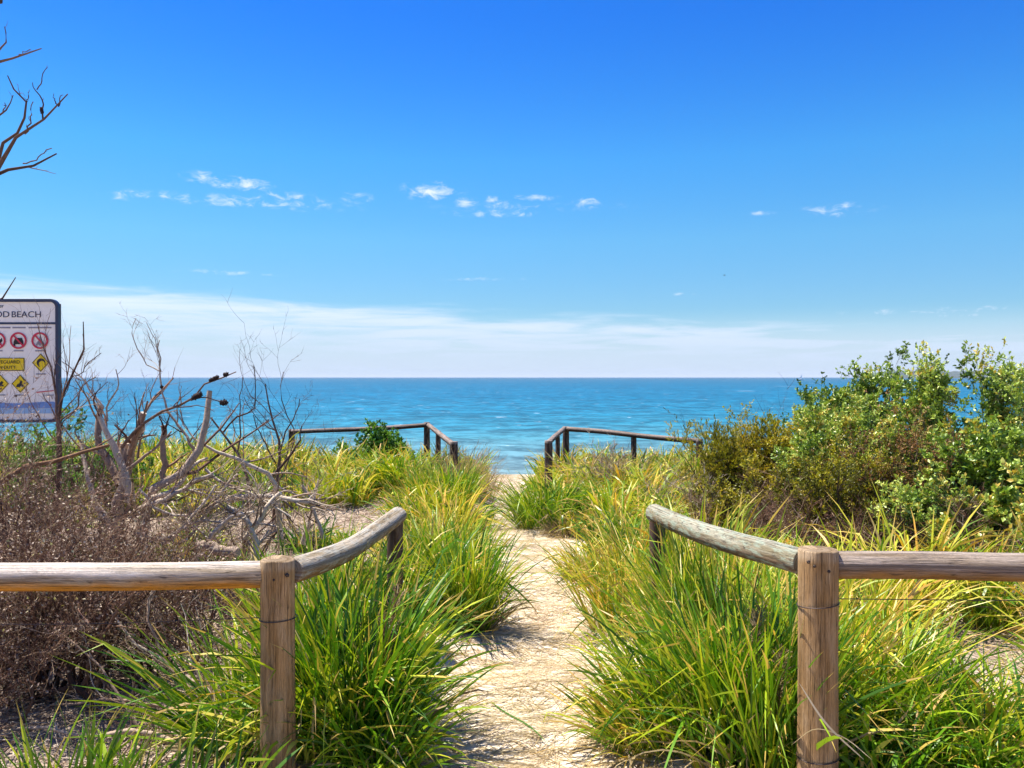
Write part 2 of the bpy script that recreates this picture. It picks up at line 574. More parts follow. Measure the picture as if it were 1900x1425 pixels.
def wood_mat(name, top, mid, low, lichen=0.0, lichen_col=(.42, .50, .36), dark=(.06, .04, .03)):
    """'tone' = how weathered (1 = bleached top), 'along' = metres along, 'around' = turn round the log"""
    m, t, out = new_mat(name)
    wear_lit = attr(t, 'tone')
    al = attr(t, 'along')
    ar = attr(t, 'around')
    cv = t.n('ShaderNodeCombineXYZ')
    t.put(cv.inputs[0], t.math('COSINE', ar))
    t.put(cv.inputs[1], t.math('SINE', ar))
    t.put(cv.inputs[2], al)
    v = cv.outputs[0]
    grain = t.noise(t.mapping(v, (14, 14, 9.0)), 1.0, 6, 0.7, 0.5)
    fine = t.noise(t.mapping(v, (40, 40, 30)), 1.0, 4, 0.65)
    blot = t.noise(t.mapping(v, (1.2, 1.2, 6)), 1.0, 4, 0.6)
    wf = t.math('ADD', wear_lit, t.math('MULTIPLY', t.math('SUBTRACT', blot, 0.5), 0.7))
    c = t.ramp(wf, [(0.12, low), (0.42, mid), (0.72, top)])  # weathering, with sunlit top and warm bounce below painted into the colour
    c = t.mix(1.0, c, t.ramp(grain, [(0.3, 0.62), (0.48, 0.98), (0.7, 1.2)]), 'MULTIPLY')
    c = t.mix(1.0, c, t.ramp(fine, [(0.3, 0.72), (0.7, 1.2)]), 'MULTIPLY')
    crack = t.noise(t.mapping(v, (4.5, 4.5, 0.8), (3, 1, 0)), 1.0, 4, 0.55, 0.3)
    ck = t.ramp(crack, [(0.488, 0.0), (0.5, 1.0), (0.512, 0.0)])
    kn = t.noise(t.mapping(v, (3.2, 3.2, 11), (2, 8, 3)), 1.0, 3, 0.55)
    c = t.mix(t.math('MULTIPLY', t.ramp(kn, [(0.66, 0.0), (0.72, 1.0)]), 0.65), c, dark)
    stain = t.noise(t.mapping(v, (1.6, 1.6, 1.4), (9, 2, 0)), 1.0, 4, 0.6)
    c = t.mix(1.0, c, t.ramp(stain, [(0.34, (.62, .54, .42)), (0.55, (1.05, 1.0, .95))]), 'MULTIPLY')
    c = t.mix(t.math('MULTIPLY', ck, 0.7), c, dark)
    if lichen > 0:
        ln = t.noise(t.mapping(v, (2.2, 2.2, 9), (0, 4, 0)), 1.0, 5, 0.65)
        c = t.mix(t.math('MULTIPLY', t.ramp(ln, [(0.48, 0.0), (0.6, 1.0)]), lichen), c, lichen_col)
        l2 = t.noise(t.mapping(v, (3, 3, 14), (7, 4, 0)), 1.0, 5, 0.7)
        c = t.mix(t.math('MULTIPLY', t.ramp(l2, [(0.56, 0.0), (0.64, 1.0)]), lichen), c, (.10, .085, .07))
    h = t.math('SUBTRACT', t.math('ADD', grain, t.math('MULTIPLY', fine, 0.4)), t.math('MULTIPLY', ck, 0.8))
    p = principled(t, c, 0.9, 0.12, bump(t, h, 0.9, 0.012))
    t.link(p.outputs[0], out.inputs[0])
    return m


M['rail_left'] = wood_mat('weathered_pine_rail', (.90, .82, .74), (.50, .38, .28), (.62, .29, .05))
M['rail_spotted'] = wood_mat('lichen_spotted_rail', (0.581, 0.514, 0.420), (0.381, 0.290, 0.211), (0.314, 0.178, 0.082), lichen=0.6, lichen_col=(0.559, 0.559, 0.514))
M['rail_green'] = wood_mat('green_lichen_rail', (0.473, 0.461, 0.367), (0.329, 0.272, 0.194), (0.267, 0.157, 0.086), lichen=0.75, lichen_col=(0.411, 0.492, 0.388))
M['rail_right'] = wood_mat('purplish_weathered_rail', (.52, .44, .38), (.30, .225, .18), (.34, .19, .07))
M['post_wood'] = wood_mat('post_wood', (0.519, 0.391, 0.255), (0.424, 0.270, 0.132), (0.448, 0.275, 0.117))
M['post_dark'] = wood_mat('dark_post_wood', (0.312, 0.260, 0.218), (0.156, 0.104, 0.083), (0.125, 0.083, 0.062))
M['rail_far'] = wood_mat('sea_front_rail', (0.324, 0.270, 0.251), (0.075, 0.054, 0.052), (0.048, 0.035, 0.035))


def plain(name, col, rough=0.6, spec=0.4, metallic=0.0, var=0.12):
    m, t, out = new_mat(name)
    pos = t.n('ShaderNodeNewGeometry').outputs['Position']
    n1 = t.noise(pos, 30, 3)
    c = t.mix(1.0, col, t.ramp(n1, [(0.2, 1 - var), (0.8, 1 + var)]), 'MULTIPLY')
    p = principled(t, c, rough, spec, None, metallic)
    t.link(p.outputs[0], out.inputs[0])
    return m


M['navy'] = plain('navy_frame', (.018, .030, .075), 0.4)
M['panel'] = plain('pale_sign_panel', (.82, .78, .72), 0.45, var=0.05)
M['ink'] = plain('navy_ink', (.03, .04, .09), 0.6)
M['ink_grey'] = plain('grey_ink', (.22, .21, .26), 0.6)
M['red'] = plain('red_ring', (.55, .02, .06), 0.5)
M['black'] = plain('black_ink', (.015, .015, .015), 0.6)
M['yellow'] = plain('sign_yellow', (.80, .58, .0), 0.5)
M['blue1'] = plain('wave_blue', (.14, .27, .56), 0.5)
M['blue2'] = plain('wave_pale_blue', (.28, .47, .70), 0.5)
M['wire'] = plain('rusty_wire', (.07, .05, .045), 0.5, 0.5, 0.6)
M['bolt'] = plain('rusted_bolt', (.05, .035, .03), 0.6, 0.4, 0.5)
M['white'] = plain('white_paint', (.8, .8, .8), 0.5)
M['bird'] = plain('bird_feathers', (.04, .04, .045), 0.7)
M['head_bark'] = plain('headland_forest', (.035, .055, .045), 0.9)


def sea_mat():
    m, t, out = new_mat('sea_water')
    pos = t.n('ShaderNodeNewGeometry').outputs['Position']
    s = t.n('ShaderNodeSeparateXYZ')
    t.link(pos, s.inputs[0])
    y = s.outputs[1]
    lg = t.math('LOGARITHM', t.math('MAXIMUM', y, 20.0), 10.0)
    wob = t.noise(t.mapping(pos, (0.012, 0.05, 1)), 1.0, 3, 0.5)
    lg2 = t.math('ADD', lg, t.math('MULTIPLY', t.math('SUBTRACT', wob, 0.5), 0.16))
    c = t.ramp(t.math('DIVIDE', t.math('SUBTRACT', lg2, 1.6), 2.2),
               [(0.0, (0.156, 0.223, 0.220)), (0.05, (0.086, 0.175, 0.198)), (0.11, (0.043, 0.150, 0.182)), (0.16, (0.017, 0.131, 0.187)), (0.22, (0.008, 0.116, 0.187)), (0.34, (0.003, 0.102, 0.182)), (0.5, (0.005, 0.092, 0.165)), (0.72, (0.017, 0.085, 0.143)), (1.0, (0.023, 0.078, 0.127))])
    # wind streaks of lighter and darker water
    st1 = t.noise(t.mapping(pos, (0.34, 0.30, 1)), 1.0, 8, 0.72, 0.3)
    st2 = t.noise(t.mapping(pos, (0.04, 0.035, 1), (5, 2, 0)), 1.0, 9, 0.8, 0.2)
    c = t.mix(1.0, c, t.ramp(t.math('MULTIPLY_ADD', st1, 0.75, t.math('MULTIPLY', st2, 0.25)), [(0.43, 0.58), (0.5, 0.98), (0.575, 1.6)]), 'MULTIPLY')
    # breaking crests
    f1 = t.noise(t.mapping(pos, (0.35, 0.6, 1), (1, 7, 0)), 1.0, 3, 0.6)
    f2 = t.noise(t.mapping(pos, (0.018, 0.06, 1), (1, 3, 0)), 1.0, 5, 0.62)
    fo = t.math('MAXIMUM', t.smooth(f1, 0.69, 0.74), t.smooth(f2, 0.69, 0.73))
    c = t.mix(t.math('MULTIPLY', fo, 0.8), c, (.8, .84, .86))
    h1 = t.noise(t.mapping(pos, (0.9, 2.4, 1)), 1.0, 4, 0.6)
    h2 = t.noise(t.mapping(pos, (0.2, 0.4, 1)), 1.0, 4, 0.6)
    h3 = t.noise(t.mapping(pos, (0.012, 0.05, 1)), 1.0, 4, 0.6)
    h = t.math('ADD', t.math('MULTIPLY', h1, 0.12), t.math('ADD', t.math('MULTIPLY', h2, 0.8), t.math('MULTIPLY', h3, 5.0)))
    b = t.n('ShaderNodeBump')
    b.inputs['Strength'].default_value = 0.8
    b.inputs['Distance'].default_value = 0.6
    t.link(h, b.inputs['Height'])
    p = principled(t, c, 0.35, 0.12, b.outputs[0])
    t.link(p.outputs[0], out.inputs[0])
    return m


M['sea'] = sea_mat()


# ------------------------------------------------------------------ setting
def grid(xs, ys, zf, name, attrs_f=None):
    X, Y = np.meshgrid(xs, ys)
    x, y = X.ravel(), Y.ravel()
    V = np.stack([x, y, zf(x, y)], -1)
    nx, ny = len(xs), len(ys)
    i = (np.arange(ny - 1) * nx)[:, None] + np.arange(nx - 1)[None, :]
    F = np.stack([i, i + 1, i + nx + 1, i + nx], -1).reshape(-1, 4)
    at_ = attrs_f(x, y) if attrs_f else None
    return np_mesh(name, V, F, at_, True)


def sandiness(x, y):
    s = 1 - sstep(pathd(x, y), 0.05, 0.6) * 0.75
    s = np.maximum(s, sstep(y, 16, 20))
    # pale litter clearing behind the left rail, and one at the right by the frame
    lit = np.exp(-(((x + 2.15) / 0.95) ** 2 + ((y - 9.6) / 1.5) ** 2) ** 2)
    lit = np.maximum(lit, np.exp(-(((x - 2.75) / 0.5) ** 2 + ((y - 4.9) / 0.8) ** 2) ** 2))
    lit = np.maximum(lit, 0.35 * np.exp(-(((x + 2.2) / 1.3) ** 2 + ((y - 3.7) / 0.7) ** 2) ** 2))
    return {'tone': s, 'along': lit}


xs = np.concatenate([[-600, -300, -150, -80, -45, -28, -18], np.arange(-12, 12.01, 0.07), [18, 28, 45, 80, 150, 300, 600]])
ys = np.concatenate([[-400, -200, -100, -50, -25, -12, -6, -2], np.arange(0, 19, 0.07), np.arange(19.5, 60, 1.0), [70, 90, 120, 200]])
def Gg(x, y):      # the ground sinks a little under the trodden sheet of the path
    return G(x, y) - 0.045 * (1 - sstep(pathd(x, y), -0.12, 0.02)) * (1 - sstep(y, 17.5, 18.6))


g_me = grid(xs, ys, Gg, 'ground', sandiness)
tag(add('ground', g_me, None, M['sand']), kind='structure')

rngp = np.random.default_rng(9)
# trodden path as its own sheet, its edges running irregularly under the grass
foot = []
for k in range(150):
    fy = rngp.uniform(2.4, 16)
    foot.append((pathx(fy) + rngp.normal(0, .13) , fy, rngp.normal(0, .25), rngp.uniform(.006, .014)))


def prints(x, y):
    z = np.zeros_like(x)
    for fx, fy, fa, fd in foot:
        m_ = (np.abs(x - fx) < .3) & (np.abs(y - fy) < .4)
        if not m_.any():
            continue
        u = (x[m_] - fx) * math.cos(fa) - (y[m_] - fy) * math.sin(fa)
        v = (x[m_] - fx) * math.sin(fa) + (y[m_] - fy) * math.cos(fa)
        q_ = (u / .055) ** 2 + (v / .13) ** 2
        z[m_] += -fd * np.exp(-q_ ** 1.6) + fd * .2 * np.exp(-((np.sqrt(q_) - 1.55) / .35) ** 2)
    return np.clip(z, -.035, .02)


yy = np.arange(0.5, 19, 0.03)
uu = np.linspace(-1, 1, 41)
pv = []
for y0 in yy:
    wd = np.interp(y0, PY, PW) + 0.09 + 0.05 * math.sin(y0 * 2.3) + 0.03 * math.sin(y0 * 6.1 + 1)
    xx = pathx(y0) + uu * wd
    zz = G(xx, np.full(41, y0)) + 0.006 + prints(xx, np.full(41, y0)) - 0.03 * (np.abs(uu) > 0.97)
    pv.append(np.stack([xx, np.full(41, y0), zz], -1))
pv = np.concatenate(pv)
i = (np.arange(len(yy) - 1) * 41)[:, None] + np.arange(40)[None, :]
pF = np.stack([i, i + 1, i + 42, i + 41], -1).reshape(-1, 4)
tag(add('path', np_mesh('path', pv, pF, sandiness(pv[:, 0], pv[:, 1]), True), None, M['sand']), kind='structure')

SEA_Z = -3.42
sx = np.concatenate([[-40000, -8000, -2000, -600], np.linspace(-250, 250, 60), [600, 2000, 8000, 40000]])
sy = np.concatenate([np.arange(38, 200, 2.5), np.geomspace(205, 60000, 60)])
tag(add('sea', grid(sx, sy, lambda x, y: np.full_like(x, SEA_Z), 'sea'), None, M['sea']), kind='structure')

# headland on the horizon at the right
hr = np.random.default_rng(3)
hx = np.linspace(2050, 5200, 260)
hy = np.linspace(4700, 5400, 14)
HX, HY = np.meshgrid(hx, hy)
prof = 44 * sstep(HX, 2240, 2330) * (1 - 0.25 * sstep(HX, 2900, 3600)) * (1 - sstep(HX, 4700, 5200))
prof = prof * np.sin(np.clip((HY - 4700) / 700, 0, 1) * math.pi) ** 0.6 * (1 + 0.10 * np.sin(HX / 37) + 0.07 * np.sin(HX / 14 + 2))
prof = prof + hr.normal(0, 2.2, prof.shape) * (prof > 5) - 6
hv = np.stack([HX.ravel(), HY.ravel(), SEA_Z + prof.ravel()], -1)
i = (np.arange(13) * 260)[:, None] + np.arange(259)[None, :]
hF = np.stack([i, i + 1, i + 261, i + 260], -1).reshape(-1, 4)
tag(add('headland', np_mesh('headland', hv, hF), None, M['head_bark']), kind='structure')


# ------------------------------------------------------------------ logs, posts, wires
def catmull(pts, n):
    pts = np.array(pts, float)
    P = np.vstack([2 * pts[0] - pts[1], pts, 2 * pts[-1] - pts[-2]])
    seg = np.linalg.norm(pts[1:] - pts[:-1], axis=1)
    cum = np.concatenate([[0], np.cumsum(seg)])
    out = []
    for s in np.linspace(0, cum[-1], n):
        k = min(np.searchsorted(cum, s, 'right') - 1, len(pts) - 2)
        t = (s - cum[k]) / max(seg[k], 1e-9)
        p0, p1, p2, p3 = P[k], P[k + 1], P[k + 2], P[k + 3]
        out.append(0.5 * ((2 * p1) + (-p0 + p2) * t + (2 * p0 - 5 * p1 + 4 * p2 - p3) * t * t + (-p0 + 3 * p1 - 3 * p2 + p3) * t ** 3))
    return np.array(out)


def log_mesh(name, pts, r, k=28, seg=0.05, seed=1, wob=0.03, up_tone=True, flat=None, r1=None, flat_top=None):
    """round timber along a curve with chamfered sawn ends; returns mesh with wood attributes"""
    rg = np.random.default_rng(seed)
    pts = np.array(pts, float)
    Ltot = np.linalg.norm(pts[1:] - pts[:-1], axis=1).sum()
    n = max(4, int(Ltot / seg))
    C = catmull(pts, n)
    T = np.gradient(C, axis=0)
    T = norm(T)
    ref = np.array([1.0, 0, 0]) if abs(T[0, 2]) > 0.8 else np.array([0, 0, 1.0])
    A = norm(np.cross(T, np.broadcast_to(ref, T.shape)))
    B = np.cross(T, A)
    th = np.arange(k) * 2 * math.pi / k
    lobes = sum(a * np.sin(f * th + rg.uniform(0, 6.28)) for f, a in [(2, wob), (3, wob * .6), (5, wob * .4), (9, wob * .25)])
    rad = np.linspace(r, r1 if r1 else r, n)[:, None] * (1 + lobes[None, :] + wob * 0.5 * np.sin(np.linspace(0, Ltot * 5, n) + rg.uniform(0, 6))[:, None] + rg.normal(0, wob * .12, (n, k)))
    V = C[:, None] + rad[..., None] * (A[:, None] * np.cos(th)[None, :, None] + B[:, None] * np.sin(th)[None, :, None])
    # end rings: chamfer then centre
    def ring(idx, sgn):
        c = C[idx] + T[idx] * sgn * 0.006
        return c + (V[idx] - C[idx]) * 0.93
    rings = [ring(0, -1)[None], V, ring(n - 1, 1)[None]]
    V = np.concatenate(rings)
    if flat is not None:        # a sawn flat face, cut at a distance from the axis
        dvec, dist, z0, z1 = flat
        dvec = np.array(dvec, float)
        CC = np.concatenate([[C[0]], C, [C[-1]]])
        rel = ((V - CC[:, None]) * dvec).sum(-1)
        inside = (V[..., 2] > z0) & (V[..., 2] < z1)
        cut = np.where(inside, np.maximum(rel - dist, 0), 0)
        V = V - cut[..., None] * dvec
    n2 = n + 2
    seglen = np.concatenate([[0], np.linspace(0, Ltot, n), [Ltot]])
    VV = V.reshape(-1, 3)
    nrm_z = ((V - np.concatenate([[C[0]], C, [C[-1]]])[:, None]) / r)[..., 2].reshape(-1)
    tone = np.clip(0.5 + 0.55 * nrm_z, 0, 1) if up_tone else np.clip(0.45 + 0.5 * np.repeat(seglen > Ltot - 0.02, k), 0, 1)  # faces turned up get the paler tone, painting sun along with bleaching
    al = np.repeat(seglen, k)
    ar = np.tile(th, n2)
    verts = np.vstack([VV, C[0] - T[0] * 0.006, C[-1] + T[-1] * 0.006])
    tone = np.concatenate([tone, [0.5, 0.9]])
    al = np.concatenate([al, [0, Ltot]])
    ar = np.concatenate([ar, [0, 0]])
    faces = []
    for a in range(n2 - 1):
        for b in range(k):
            c = (b + 1) % k
            faces.append((a * k + b, a * k + c, (a + 1) * k + c, (a + 1) * k + b))
    e0, e1 = n2 * k, n2 * k + 1
    for b in range(k):
        c = (b + 1) % k
        faces.append((e0, c, b))
        faces.append((e1, (n2 - 1) * k + b, (n2 - 1) * k + c))
    me = bpy.data.meshes.new(name)
    me.from_pydata([tuple(v) for v in verts], [], faces)
    for nm_, arr in (('tone', tone), ('along', al), ('around', ar)):
        me.attributes.new(nm_, 'FLOAT', 'POINT').data.foreach_set('value', np.ascontiguousarray(arr, np.float32))
    sm = np.ones(len(me.polygons), bool)
    sm[-2 * k:] = False
    me.polygons.foreach_set('use_smooth', sm)
    me.update()
    return me


def wire_mesh(name, pts, r=0.0018, n=40, k=6):
    C = catmull(pts, n)
    s = Soup()
    tubes(s, C[None], np.full((1, n), r), np.array([0.5]), k)
    return s.mesh(name, smooth=True)


def shift(me, o):
    """mesh given in world coordinates -> local to an empty at o"""
    n = len(me.vertices)
    co = np.empty(n * 3, np.float32)
    me.vertices.foreach_get('co', co)
    co = co.reshape(-1, 3) - np.array(o, np.float32)
    me.vertices.foreach_set('co', co.ravel())
    me.update()
    return me


def part(name, me, root, mat, smooth=False):
    return add(name, shift(me, root.location), root, mat, smooth)


def bolt_mesh(name, p, nrm, r=0.008):
    nrm = Vector(nrm).normalized()
    C = np.array([np.array(p), np.array(p) + np.array(nrm) * 0.003, np.array(p) + np.array(nrm) * 0.0045])
    s = Soup()
    tubes(s, C[None], np.array([[r, r * 0.9, r * 0.15]]), np.array([0.5]), 10)
    return s.mesh(name)


def post(root, x, y, r, ztop, mat, name='post', seed=1, flat=None, lean=(0, 0)):
    zb = float(G(x, y)) - 0.25
    pts = [(x - lean[0] * (ztop - zb), y - lean[1] * (ztop - zb), zb), (x - lean[0] * .5 * (ztop - zb), y - lean[1] * .5 * (ztop - zb), (zb + ztop) / 2), (x, y, ztop)]
    me = log_mesh(name, pts, r * 1.05, seed=seed, up_tone=False, r1=r, flat=flat, seg=0.04)
    return part(name, me, root, mat)


def loop_wire(root, x, y, r, z, dip=0.01):
    th = np.linspace(0, 2 * math.pi, 33)
    C = np.stack([x + (r + 0.002) * np.cos(th), y + (r + 0.002) * np.sin(th), z + dip * np.sin(th + 2.1)], -1)
    s = Soup()
    tubes(s, C[None], np.full((1, 33), 0.0022), np.array([0.5]), 6)
    return part('wire_loop', s.mesh('wire_loop', smooth=True), root, M['wire'])


# near left fence --------------------------------------------------
dL = 3.35
pL = at(515, 1040, dL)
fl = empty('rail_fence', (pL[0], dL, 0), 'weathered log fence at the left foreground with brown post and speckled rail bending away', 'fence', 'log rail fences along the beach path')
post(fl, pL[0], dL, 0.071, pL[2], M['post_wood'], seed=3, flat=((0, -1, 0), 0.058, 0.80, 2))
a = at(487, 1066, dL + 0.01)
b = at(-20, 1071, 3.25)
c = at(-420, 1074, 3.2)
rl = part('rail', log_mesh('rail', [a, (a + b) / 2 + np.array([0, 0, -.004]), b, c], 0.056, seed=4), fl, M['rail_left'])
tag(rl, 'straight bleached rail with sunlit top and bounce-lit orange-brown underside painted in')
cR = [at(540, 1060, dL + 0.05), at(600, 1040, 3.72), at(650, 1018, 4.15), at(700, 985, 4.75), at(738, 957, 5.15)]
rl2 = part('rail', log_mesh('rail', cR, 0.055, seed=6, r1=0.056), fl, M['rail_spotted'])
tag(rl2, 'curved lichen-spotted rail running toward the sea')
pe = at(729, 950, 5.12)
post(fl, pe[0], 5.20, 0.05, pe[2] - 0.02, M['post_dark'], seed=7)
pf_ = at(-430, 1060, 3.2)
post(fl, pf_[0], 3.2, 0.07, pf_[2], M['post_wood'], seed=8)
loop_wire(fl, pL[0], dL, 0.0735, at(0, 1147, dL)[2], 0.004)
part('wire', wire_mesh('wire', [at(480, 1147, dL), at(200, 1158, 3.3), at(-60, 1160, 3.26), at(-430, 1160, 3.2)]), fl, M['wire'])
for (bx, by, br) in ((531, 1069, .009), (507, 1131, .008), (506, 1078, .005)):
    q = at(bx, by, dL - 0.066)
    part('bolt', bolt_mesh('bolt', (q[0], dL - 0.0585, q[2]), (0, -1, 0), br), fl, M['bolt'])

# near right fence -------------------------------------------------
dR = 3.04
pR = at(1519, 1022, dR)
fr = empty('rail_fence', (pR[0], dR, 0), 'log fence at the right foreground with wired post and green lichen on its bending rail', 'fence', 'log rail fences along the beach path')
post(fr, pR[0], dR, 0.070, pR[2], M['post_wood'], seed=13, flat=((0, -1, 0), 0.061, 0.78, 2))
a = at(1550, 1049, dR + 0.015)
b = at(1920, 1054, 3.05)
c = at(2500, 1056, 3.1)
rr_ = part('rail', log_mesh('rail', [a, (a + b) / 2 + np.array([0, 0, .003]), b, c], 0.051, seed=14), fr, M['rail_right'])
tag(rr_, 'straight purplish weathered rail')
cR = [at(1490, 1043, dR + 0.05), at(1430, 1026, 3.3), at(1370, 1010, 3.65), at(1300, 988, 4.1), at(1250, 968, 4.6), at(1214, 952, 5.0)]
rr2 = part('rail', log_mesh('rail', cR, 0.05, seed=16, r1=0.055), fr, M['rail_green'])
tag(rr2, 'curved rail covered in pale green lichen')
pe = at(1222, 946, 5.02)
post(fr, pe[0], 5.06, 0.048, pe[2] - 0.03, M['post_dark'], seed=17)
pe = at(2480, 1040, 3.1)
post(fr, pe[0], 3.1, 0.07, pe[2], M['post_wood'], seed=18)
loop_wire(fr, pR[0], dR, 0.0725, at(0, 1121, dR)[2], 0.009)
loop_wire(fr, pR[0], dR, 0.0735, at(0, 1405, dR)[2], 0.006)
part('wire', wire_mesh('wire', [at(1555, 1112, dR), at(1750, 1114, 3.05), at(1930, 1115, 3.06), at(2480, 1116, 3.1)]), fr, M['wire'])
for (bx, by, br) in ((1502, 1044, .007), (1540, 1062, .006), (1513, 1052, .006)):
    q = at(bx, by, dR - 0.066)
    part('bolt', bolt_mesh('bolt', (q[0], dR - 0.0615, q[2]), (0, -1, 0), br), fr, M['bolt'])

# far fences at the edge of the beach -------------------------------
f3 = empty('rail_fence', (-1.8, 16.8, float(G(-1.8, 16.8))), 'far dark rail fence left of the path mouth, part hidden by a green bush', 'fence', 'log rail fences along the beach path')
R3 = 0.046
def P3(root, px, py, d, seed, r=0.062):
    q = at(px, py, d)
    post(root, q[0], d, r, q[2], M['rail_far'], seed=seed)
P3(f3, 792, 784, 16.8, 21)
P3(f3, 541, 797, 16.9, 22)
P3(f3, 813, 800, 14.8, 23, .045)
P3(f3, 842, 820, 12.4, 24)
part('rail', log_mesh('rail', [at(790, 789, 16.75), at(700, 795, 16.8), at(541, 801, 16.85)], R3, k=12, seg=.2, seed=26), f3, M['rail_far'])
part('rail', log_mesh('rail', [at(795, 789, 16.7), at(815, 805, 14.6), at(844, 828, 12.4)], R3, k=12, seg=.2, seed=27), f3, M['rail_far'])
f4 = empty('rail_fence', (1.1, 16.0, float(G(1.1, 16))), 'far dark rail fence right of the path mouth with open sea behind its low rail', 'fence', 'log rail fences along the beach path')
P3(f4, 1050, 792, 16.0, 31)
P3(f4, 1018, 818, 12.6, 32)
P3(f4, 1035, 808, 14.2, 33, .04)
P3(f4, 1176, 806, 15.0, 34, .05)
P3(f4, 1298, 815, 14.2, 35)
part('rail', log_mesh('rail', [at(1046, 796, 15.9), at(1032, 808, 14.2), at(1016, 823, 12.6)], R3, k=12, seg=.2, seed=36), f4, M['rail_far'])
part('rail', log_mesh('rail', [at(1053, 796, 15.95), at(1120, 801, 15.4), at(1200, 810, 14.8), at(1300, 819, 14.2)], R3, k=12, seg=.2, seed=37), f4, M['rail_far'])

# small cut stake among the right-hand grass
q = at(1072, 906, 10.2)
st_ = empty('stake', (q[0], 10.2, float(G(q[0], 10.2))), 'short square-cut timber stake poking out of the tussocks right of the path', 'stake')
post(st_, q[0], 10.2, 0.045, q[2], M['post_dark'], name='stake_post', seed=41)


# ------------------------------------------------------------------ sign
def flat_poly(name, pts, y, th, closed=True):
    """prism from a polygon in the x/z plane, front at y, thickness th going away"""
    n = len(pts)
    V = [(p[0], y, p[1]) for p in pts] + [(p[0], y + th, p[1]) for p in pts]
    F = [tuple(range(n)), tuple(range(2 * n - 1, n - 1, -1))]
    for i_ in range(n):
        j_ = (i_ + 1) % n
        F.append((i_, i_ + n, j_ + n, j_))
    me = bpy.data.meshes.new(name)
    me.from_pydata(V, [], F)
    me.update()
    return me


def ring_mesh(name, outer, inner, y, th):
    n = len(outer)
    V = [(p[0], y, p[1]) for p in outer] + [(p[0], y, p[1]) for p in inner] + [(p[0], y + th, p[1]) for p in outer] + [(p[0], y + th, p[1]) for p in inner]
    F = []
    for i_ in range(n):
        j_ = (i_ + 1) % n
        F += [(i_, j_, n + j_, n + i_), (2 * n + i_, 3 * n + i_, 3 * n + j_, 2 * n + j_), (i_, 2 * n + i_, 2 * n + j_, j_), (n + i_, n + j_, 3 * n + j_, 3 * n + i_)]
    me = bpy.data.meshes.new(name)
    me.from_pydata(V, [], F)
    me.update()
    return me


def rrect(x0, x1, z0, z1, r, n=8):
    out = []
    for cx, cz, a0 in ((x1 - r, z1 - r, 0), (x0 + r, z1 - r, 90), (x0 + r, z0 + r, 180), (x1 - r, z0 + r, 270)):
        for i_ in range(n + 1):
            a_ = math.radians(a0 + 90 * i_ / n)
            out.append((cx + r * math.cos(a_), cz + r * math.sin(a_)))
    return out


def circ(cx, cz, r, n=32):
    return [(cx + r * math.cos(2 * math.pi * i_ / n), cz + r * math.sin(2 * math.pi * i_ / n)) for i_ in range(n)]


DS = 6.4
def S(px, py):
    q_ = at(px, py, DS)
    return q_[0], q_[2]
U = DS / FPX           # metres per photo pixel on the sign
x1, z1 = S(110, 555)
x0, z0 = S(-118, 784)
sg = empty('beach_sign', ((x0 + x1) / 2, DS, float(G(x0, DS))), 'pale beach notice board in a navy frame with red ban circles and yellow diamonds', 'sign')
part('panel', flat_poly('panel', rrect(x0 + 3 * U, x1 - 3 * U, z0 + 3 * U, z1 - 3 * U, 12 * U), DS, 0.012), sg, M['panel'])
part('frame', ring_mesh('frame', rrect(x0, x1, z0, z1, 15 * U), rrect(x0 + 5.5 * U, x1 - 5.5 * U, z0 + 5.5 * U, z1 - 5.5 * U, 10 * U), DS - 0.012, 0.036), sg, M['navy'])
for xx in (x0 + 7 * U, x1 - 7 * U):
    part('post', log_mesh('post', [(xx, DS + 0.046, float(G(xx, DS)) - .2), (xx, DS + 0.046, z1 - 0.3), (xx, DS + 0.046, z1 - 0.04)], 0.019, k=16, seg=.3, wob=0.0, up_tone=False), sg, M['post_dark'])
hb = S(0, 600)[1]
part('header_bar', flat_poly('header_bar', [(x0 + 5.6 * U, hb - 2 * U), (x1 - 5.6 * U, hb - 2 * U), (x1 - 5.6 * U, hb + 2 * U), (x0 + 5.6 * U, hb + 2 * U)], DS - 0.004, 0.003), sg, M['navy'])


def text(root, name, s_, px, py, hpx, mat, align='LEFT', sx=1.0, y=DS - 0.0035, parent=None):
    cu = bpy.data.curves.new(name, 'FONT')
    cu.body = s_
    cu.size = hpx * U / 0.72
    cu.align_x = align
    cu.align_y = 'CENTER'
    cu.extrude = 0.0006
    ob = bpy.data.objects.new(name, cu)
    COL.objects.link(ob)
    dg = bpy.context.evaluated_depsgraph_get()
    me = bpy.data.meshes.new_from_object(ob.evaluated_get(dg))
    bpy.data.objects.remove(ob)
    n = len(me.vertices)
    co = np.empty(n * 3, np.float32)
    me.vertices.foreach_get('co', co)
    co = co.reshape(-1, 3)
    X, Z = S(px, py)
    out_ = np.stack([X + co[:, 0] * sx, y - co[:, 2], Z + co[:, 1]], -1)
    me.vertices.foreach_set('co', np.ascontiguousarray(out_, np.float32).ravel())
    me.materials.clear()
    me.name = name
    return part(name, me, root, mat)


text(sg, 'lettering', "BEACH", 78, 584, 11.5, M['ink'], 'RIGHT', 1.12)
text(sg, 'lettering', "OD", 19, 584, 11.5, M['ink'], 'RIGHT', 1.12)
text(sg, 'lettering', "er", 8, 568, 7, M['ink'], 'RIGHT', 1.0)
for (px_, w_) in ((-10, 30), (24, 24), (54, 42)):     # a line of small print, too small to read
    X, Z = S(px_, 608)
    part('small_print', flat_poly('small_print', [(X, Z - 1.3 * U), (X + w_ * U, Z - 1.3 * U), (X + w_ * U, Z + 1.3 * U), (X, Z + 1.3 * U)], DS - 0.003, 0.0025), sg, M['ink_grey'])


